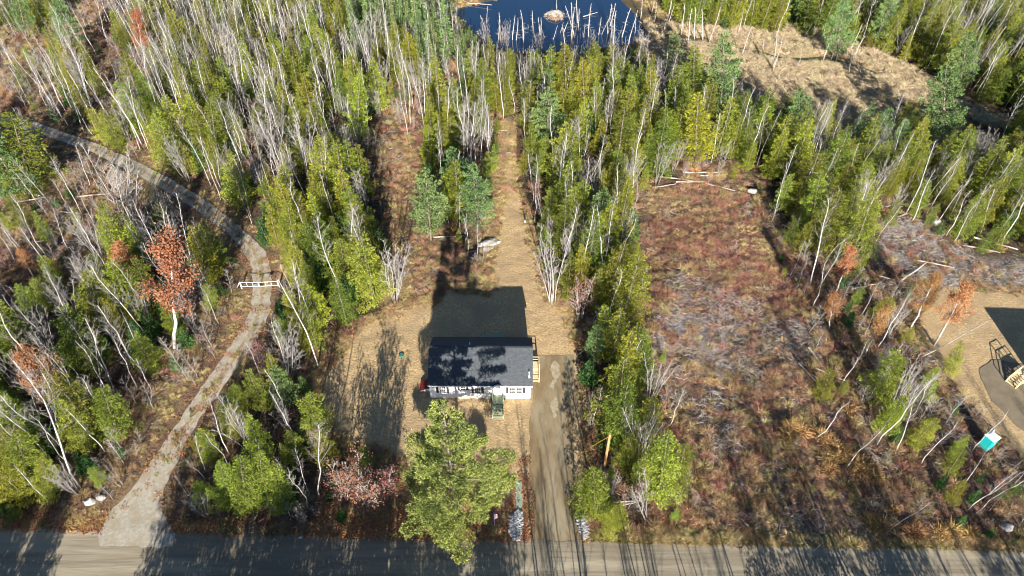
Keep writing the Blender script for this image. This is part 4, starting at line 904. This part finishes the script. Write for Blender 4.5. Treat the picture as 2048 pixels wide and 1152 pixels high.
boulder(180, 1006, 1.2, 8, 'left-hand bluish boulder under the leaning birch by the road', 0)
boulder(1866, 448, 1.7, 9, 'white boulder at the foot of the birches above the right clearing', 0)
boulder(2010, 1056, 1.3, 10, 'square white stone block on the roadside bank at the far right', 0, 1)
def riprap(name, poly_px, n_, seed, lab=None):
    r = np.random.default_rng(seed); P = W(poly_px); xs_ = [p[0] for p in P]; ys_ = [p[1] for p in P]; V = []; F = []; nb_ = 0; base = [rock(seed+i, 1, 1) for i in range(4)]; cnt = 0
    arrs = [(np.array([v_.co[:] for v_ in m_.vertices]), [tuple(p.vertices) for p in m_.polygons]) for m_ in base]
    while cnt < n_:
        x = r.uniform(min(xs_), max(xs_)); y = r.uniform(min(ys_), max(ys_))
        if not inpoly(x, y, P)[0]: continue
        A, Fc = arrs[r.integers(4)]; s = r.uniform(.18, .42); a = r.uniform(0, 6.28); ca_, sa_ = math.cos(a), math.sin(a)
        Q = A*s; Q = np.c_[Q[:, 0]*ca_-Q[:, 1]*sa_+x, Q[:, 0]*sa_+Q[:, 1]*ca_+y, Q[:, 2]+r.uniform(.08, .22)]
        V.append(Q); F += [tuple(i+nb_ for i in f_) for f_ in Fc]; nb_ += len(Q); cnt += 1
    me = bpy.data.meshes.new(name); me.from_pydata(np.concatenate(V).tolist(), [], F); me.materials.append(M['stone']); o = link(name, me); o['kind'] = 'stuff'
riprap('riprap_stones', [(1020, 1034), (1034, 1022), (1045, 1024), (1044, 1060), (1038, 1082), (1026, 1080), (1018, 1062)], 420, 50)
riprap('riprap_stones', [(1150, 1026), (1165, 1030), (1178, 1050), (1176, 1076), (1166, 1080), (1156, 1055)], 300, 60)
def erosion_z(x, y, d): return .10+.03*vnoise(x, y, .5, 2)
o = sheet('erosion_blanket', W([(1031, 966), (1043, 964), (1045, 1024), (1033, 1026)]), 'erosion_mat', erosion_z, .25, rag=(.6, .05)); del o['kind']
tag(o, 'long faded green erosion blanket along the left edge of the dirt driveway', 'erosion blanket')

# ---------------------------------------------------------------- gate over the track
gx0, gy0 = G(484, 577); gx1, gy1 = G(559, 574)
g_ = empty('pipe_gate', (gx0, gy0, 0), math.atan2(gy1-gy0, gx1-gx0)); gw = math.hypot(gx1-gx0, gy1-gy0)
tag(g_, 'low two-leaf white metal pipe gate closed across the gravel track', 'gate')
for x in (0, gw):
    b_ = MB(); b_.tube([(x, 0, 0), (x, 0, 1.3)], [.09, .09], 8); b_.build('post', 'gate_paint', g_)
b_ = MB(); b_.bar((-.05, 0, 1.2), (-.75, .15, 0), .07); b_.build('brace', 'gate_paint', g_)
for a, b2 in ((.1, gw*.47), (gw*.49, gw-.1)):
    b_ = MB(); sag = .08
    za = (0, -sag) if a < 1 else (-sag, 0)
    b_.tube([(a, -.02, 1.18+za[0]), (b2, -.02, 1.18+za[1])], [.036, .036], 6); b_.tube([(a, -.02, .4+za[0]), (b2, -.02, .4+za[1])], [.036, .036], 6); lf_ = b_.build('gate_leaf', 'gate_paint', g_)
    for k in range(4):
        x = a+(b2-a)*k/3; z_ = za[0]+(za[1]-za[0])*k/3; c_ = MB(); c_.tube([(x, -.02, .4+z_), (x, -.02, 1.18+z_)], [.035, .035], 6); c_.build('upright', 'gate_paint', lf_)
b_ = MB(); b_.box(gw*.66, -.12, .98, gw*.66+.42, -.09, 1.27); b_.build('sign', 'yellow_sign', g_)

# ---------------------------------------------------------------- portable toilet, pole, flag and small things
px0, py0 = G(1968, 893); t_ = empty('portable_toilet', (px0, py0, 0), R(28)); tag(t_, 'teal portable toilet with white domed roof behind bare leaning birches', 'portable toilet')
b_ = MB(); b_.box(-.55, -.55, .12, .55, .55, 2.1); bd = b_.build('cabin', 'teal_plastic', t_)
for sx in (-.56, .56):
    for k in range(4): box_part('rib', 'teal_plastic', bd, sx-.015, -.48+k*.28, .2, sx+.015, -.40+k*.28, 2.0)
dd_ = box_part('door', 'teal_plastic', t_, -.42, -.60, .2, .42, -.56, 2.0); box_part('handle', 'white_plastic', dd_, .28, -.64, 1.0, .36, -.60, 1.15)
box_part('skid', 'black_rubber', t_, -.6, -.5, 0, .6, .5, .12)
me = bpy.data.meshes.new('roof'); V = []; F = []; K = 8
for i in range(K+1):
    a = i/K*math.pi/2; q = .62*math.cos(a)**.6 if i < K else 0; V += [(sx*q, sy*q, 2.1+.32*math.sin(a)) for sx, sy in ((-1, -1), (1, -1), (1, 1), (-1, 1))]
for i in range(K): F += [(4*i+j, 4*i+(j+1) % 4, 4*i+4+(j+1) % 4, 4*i+4+j) for j in range(4)]
F.append((3, 2, 1, 0)); me.from_pydata(V, [], F); me.materials.append(M['white_plastic']); link('roof', me, t_)
b_ = MB(); b_.tube([(.35, .35, 2.1), (.35, .35, 2.75)], [.06, .06], 8); b_.build('vent_pipe', 'white_plastic', t_)
x, y = G(1209, 931); p_ = empty('utility_pole', (x, y, 0)); tag(p_, 'short orange-brown wooden pole in the brush right of the dirt driveway', 'pole')
b_ = MB(); b_.tube([(0, 0, -.2), (0, 0, 3), (0, 0, 6.4)], [.17, .155, .13], 12); b_.build('post', 'pole_wood', p_)
x2, y2 = G(1161, 906); b_ = MB(); b_.tube([(-.1, 0, 5.9), (x2-x, y2-y, 0)], [.015, .015], 4); b_.tube([(x2-x, y2-y, 0), (x2-x+1.4, (y2-y)-(y2-y)*.31, 1.6)], [.035, .035], 6); b_.build('guy_wire', 'yellow_guard', p_)
x, y = G(989, 1052); f_ = empty('flag', (x, y, 0)); tag(f_, 'small red, white and blue flag hanging on a thin pole beside the great pine', 'flag')
b_ = MB(); b_.tube([(0, 0, 0), (0, 0, 3.0)], [.025, .02], 6); b_.build('flagpole', 'gate_paint', f_)
for k in range(7):
    b_ = MB(); x0_ = .03+k*.05; b_.box(x0_, -.02+.02*(k % 2), 1.5+.06*k, x0_+.048, .0+.02*(k % 2), 2.85-.05*k); b_.build('stripe', 'red_cloth' if k % 2 == 0 else 'white_cloth', f_)
b_ = MB(); b_.box(.03, -.045, 2.2, .2, -.025, 2.86); b_.build('canton', 'blue_cloth', f_)
for k in range(3):
    for j in range(4): box_part('star', 'white_cloth', f_, .05+k*.05, -.05, 2.27+j*.14, .075+k*.05, -.046, 2.295+j*.14)
x, y = G(803, 711); b_ = MB(); b_.tube([(0, 0, 0), (0, 0, .1), (0, 0, .14)], [.36, .36, .30], 16); o = b_.build('septic_lid', 'green_lid', None, (x, y, .05)); tag(o, 'round green septic lid in the lawn left of the house', 'lid')
x, y = G(877, 583); b_ = MB(); b_.tube([(0, 0, 0), (0, 0, .22), (0, 0, .28)], [.2, .2, .1], 12); o = b_.build('well_cap', 'boulder', None, (x, y, .02)); tag(o, 'pale round cap near the shaded left corner of the back lawn', 'cap')
x, y = G(1050, 446); m_ = empty('marker_post', (x, y, 0)); tag(m_, 'slim white and blue marker with black top standing on the cleared strip', 'marker')
for nm, mm, z0_, z1_, r_ in (('base', 'white_plastic', 0, .55, .11), ('band', 'blue_cloth', .55, .85, .115), ('cap', 'black_rubber', .85, 1.25, .1)):
    b_ = MB(); b_.tube([(0, 0, z0_), (0, 0, z1_)], [r_, r_*.95], 10); b_.build(nm, mm, m_)
x, y = G(601, 1076); b_ = MB(); b_.add([(-.2, -.1, 0), (.2, -.12, .02), (.22, .1, .1), (-.15, .13, .03), (0, 0, .14)], [(0, 1, 4), (1, 2, 4), (2, 3, 4), (3, 0, 4)]); o = b_.build('crumpled_paper', 'white_plastic', None, (x, y, .05)); tag(o, 'scrap of white litter on the shaded road left of the pine', 'litter')
x, y = G(1578, 1086); b_ = MB(); b_.add([(-.35, -.1, 0), (.35, -.12, .02), (.32, .1, .1), (-.35, .13, .03), (0, 0, .14)], [(0, 1, 4), (1, 2, 4), (2, 3, 4), (3, 0, 4)]); o = b_.build('crumpled_sheet', 'white_plastic', None, (x, y, .05)); tag(o, 'scrap of white sheet in the grass verge at the right of the road', 'litter')
# beaver lodge of sticks in the pond
x, y = G(1110, 32); lo = empty('beaver_lodge', (x, y, -.2)); tag(lo, 'domed beaver lodge of grey sticks standing in the pond', 'beaver lodge')
bm = bmesh.new(); bmesh.ops.create_icosphere(bm, subdivisions=3, radius=2.0)
for v_ in bm.verts: v_.co.z *= .5; v_.co *= 1+.06*math.sin(v_.co.x*5)*math.cos(v_.co.y*4)
me = bpy.data.meshes.new('mound'); bm.to_mesh(me); bm.free(); me.materials.append(M['brown_twig']); link('mound', me, lo)
b_ = MB(); r = np.random.default_rng(77)
for k in range(320):
    a = r.uniform(0, 6.28); q = r.uniform(.1, 2.5); z_ = math.sqrt(max(0, 1-min(1, (q/2.3))**2))*1.1+.05; L = r.uniform(.5, 1.4); a2 = a+r.normal(0, .8)
    c_ = np.array((math.cos(a)*q, math.sin(a)*q, z_)); d = np.array((math.cos(a2), math.sin(a2), -.45*q/2.3+r.normal(0, .1)))*L/2; b_.tube([c_-d, c_+d], [.035, .02], 3, False)
so_ = b_.build('sticks', 'snag_wood', lo); so_['kind'] = 'stuff'

# ---------------------------------------------------------------- say of every tree which one it is
MARKS = [('house', 960, 760), ('pipe gate', 520, 570), ('road junction', 270, 1030), ('pond', 1120, 70), ('marsh stream', 1560, 116), ('cleared strip', 1015, 300),
         ('portable toilet', 1970, 880), ('wooden pole', 1210, 930), ('great pine', 915, 1060), ('track bend', 450, 450), ('upper gravel track', 120, 290), ('upper left corner', 100, 60),
         ('left photo edge', 20, 560), ('lower left corner', 40, 1010), ('back lawn corner', 700, 640), ('lawn\'s lower left', 700, 900), ('brush field foot', 1400, 1040), ('brush field top', 1390, 350),
         ('field\'s right side', 1620, 640), ('field\'s left side', 1250, 600), ('neighbouring lawn', 1920, 680), ('slash clearing', 1850, 500), ('upper right corner', 1960, 60), ('right photo edge', 2020, 340),
         ('brush strip', 810, 420), ('spruce stand', 840, 100), ('left woods\' middle', 550, 280), ('upper left woods', 400, 60), ('white stone rubble', 975, 492), ('far right verge', 1880, 1040), ('woods below marsh', 1480, 250), ('pond\'s near bank', 1150, 160), ('brush field middle', 1500, 800)]
groups = {}
for kind, x, y, H, e, lab in TREES:
    look, cat, _ = NICE[kind]; e['category'] = cat
    if lab == 'south':
        e['label'] = f'{look} south of the road, throwing its shadow across it'; e['group'] = f'{cat} trees south of the road'; continue
    px, py = proj(x, y, 0); ms = sorted(MARKS, key=lambda m: math.hypot(px-m[1], (py-m[2])*1.2)); mk_ = ms[0]
    dx, dy = px-mk_[1], py-mk_[2]
    side = 'close by' if math.hypot(dx, dy) < 22 else ('left of' if dx < 0 else 'right of') if abs(dx) > abs(dy) else ('behind' if dy < 0 else 'in front of')
    groups.setdefault((kind, side, mk_[0], ms[1][0]), []).append((H, px, py, e))
def rank(L, tail, maxord=14):
    left = list(L)
    for word, key in (('tallest', lambda q: -q[0]), ('shortest', lambda q: q[0]), ('nearest', lambda q: -q[2]), ('farthest', lambda q: q[2])):
        if len(L) == 1 or not left: break
        q = min(L, key=key)
        if q in left: q[3]['label'] = word+' '+tail; left.remove(q)
    S = sorted(L, key=lambda q: q[1]); n_ = len(S); ow = ['', 'second ', 'third ', 'fourth ', 'fifth ', 'sixth ', 'seventh ', 'eighth ', 'ninth ', 'tenth ', 'eleventh ', 'twelfth ', 'thirteenth ', 'fourteenth ']
    for i, q in enumerate(S):
        if q not in left: continue
        if n_ == 1: q[3]['label'] = tail
        elif i < maxord and i <= n_/2: q[3]['label'] = f'{ow[i]}leftmost {tail}'
        elif n_-1-i < maxord: q[3]['label'] = f'{ow[n_-1-i]}rightmost {tail}'
        else: q[3]['label'] = 'middle '+tail
for (kind, side, mark, m2), L in groups.items():
    look = NICE[kind][0]; rank(L, f'{look} {side} the {mark}, toward {m2}')
    for q in L: q[3]['group'] = f'{look}{"es" if look.endswith("ch") else "s"} {side} the {mark}'
LG = {}
for o in col.objects:
    if o.name.startswith('fallen_log') and 'label' in o:
        px, py = proj(o.location.x, o.location.y, 0); LG.setdefault(o['label'], []).append((o.scale.x+px*1e-4, px, py, o))
for tail, L in LG.items(): rank(L, tail)
for o in col.objects:
    if o.name.startswith('fallen_log'): o['label'] = o['label'].replace('tallest', 'longest')
print('TREES', len(TREES), CNT, {k: len(v) for k, v in PTS.items()})
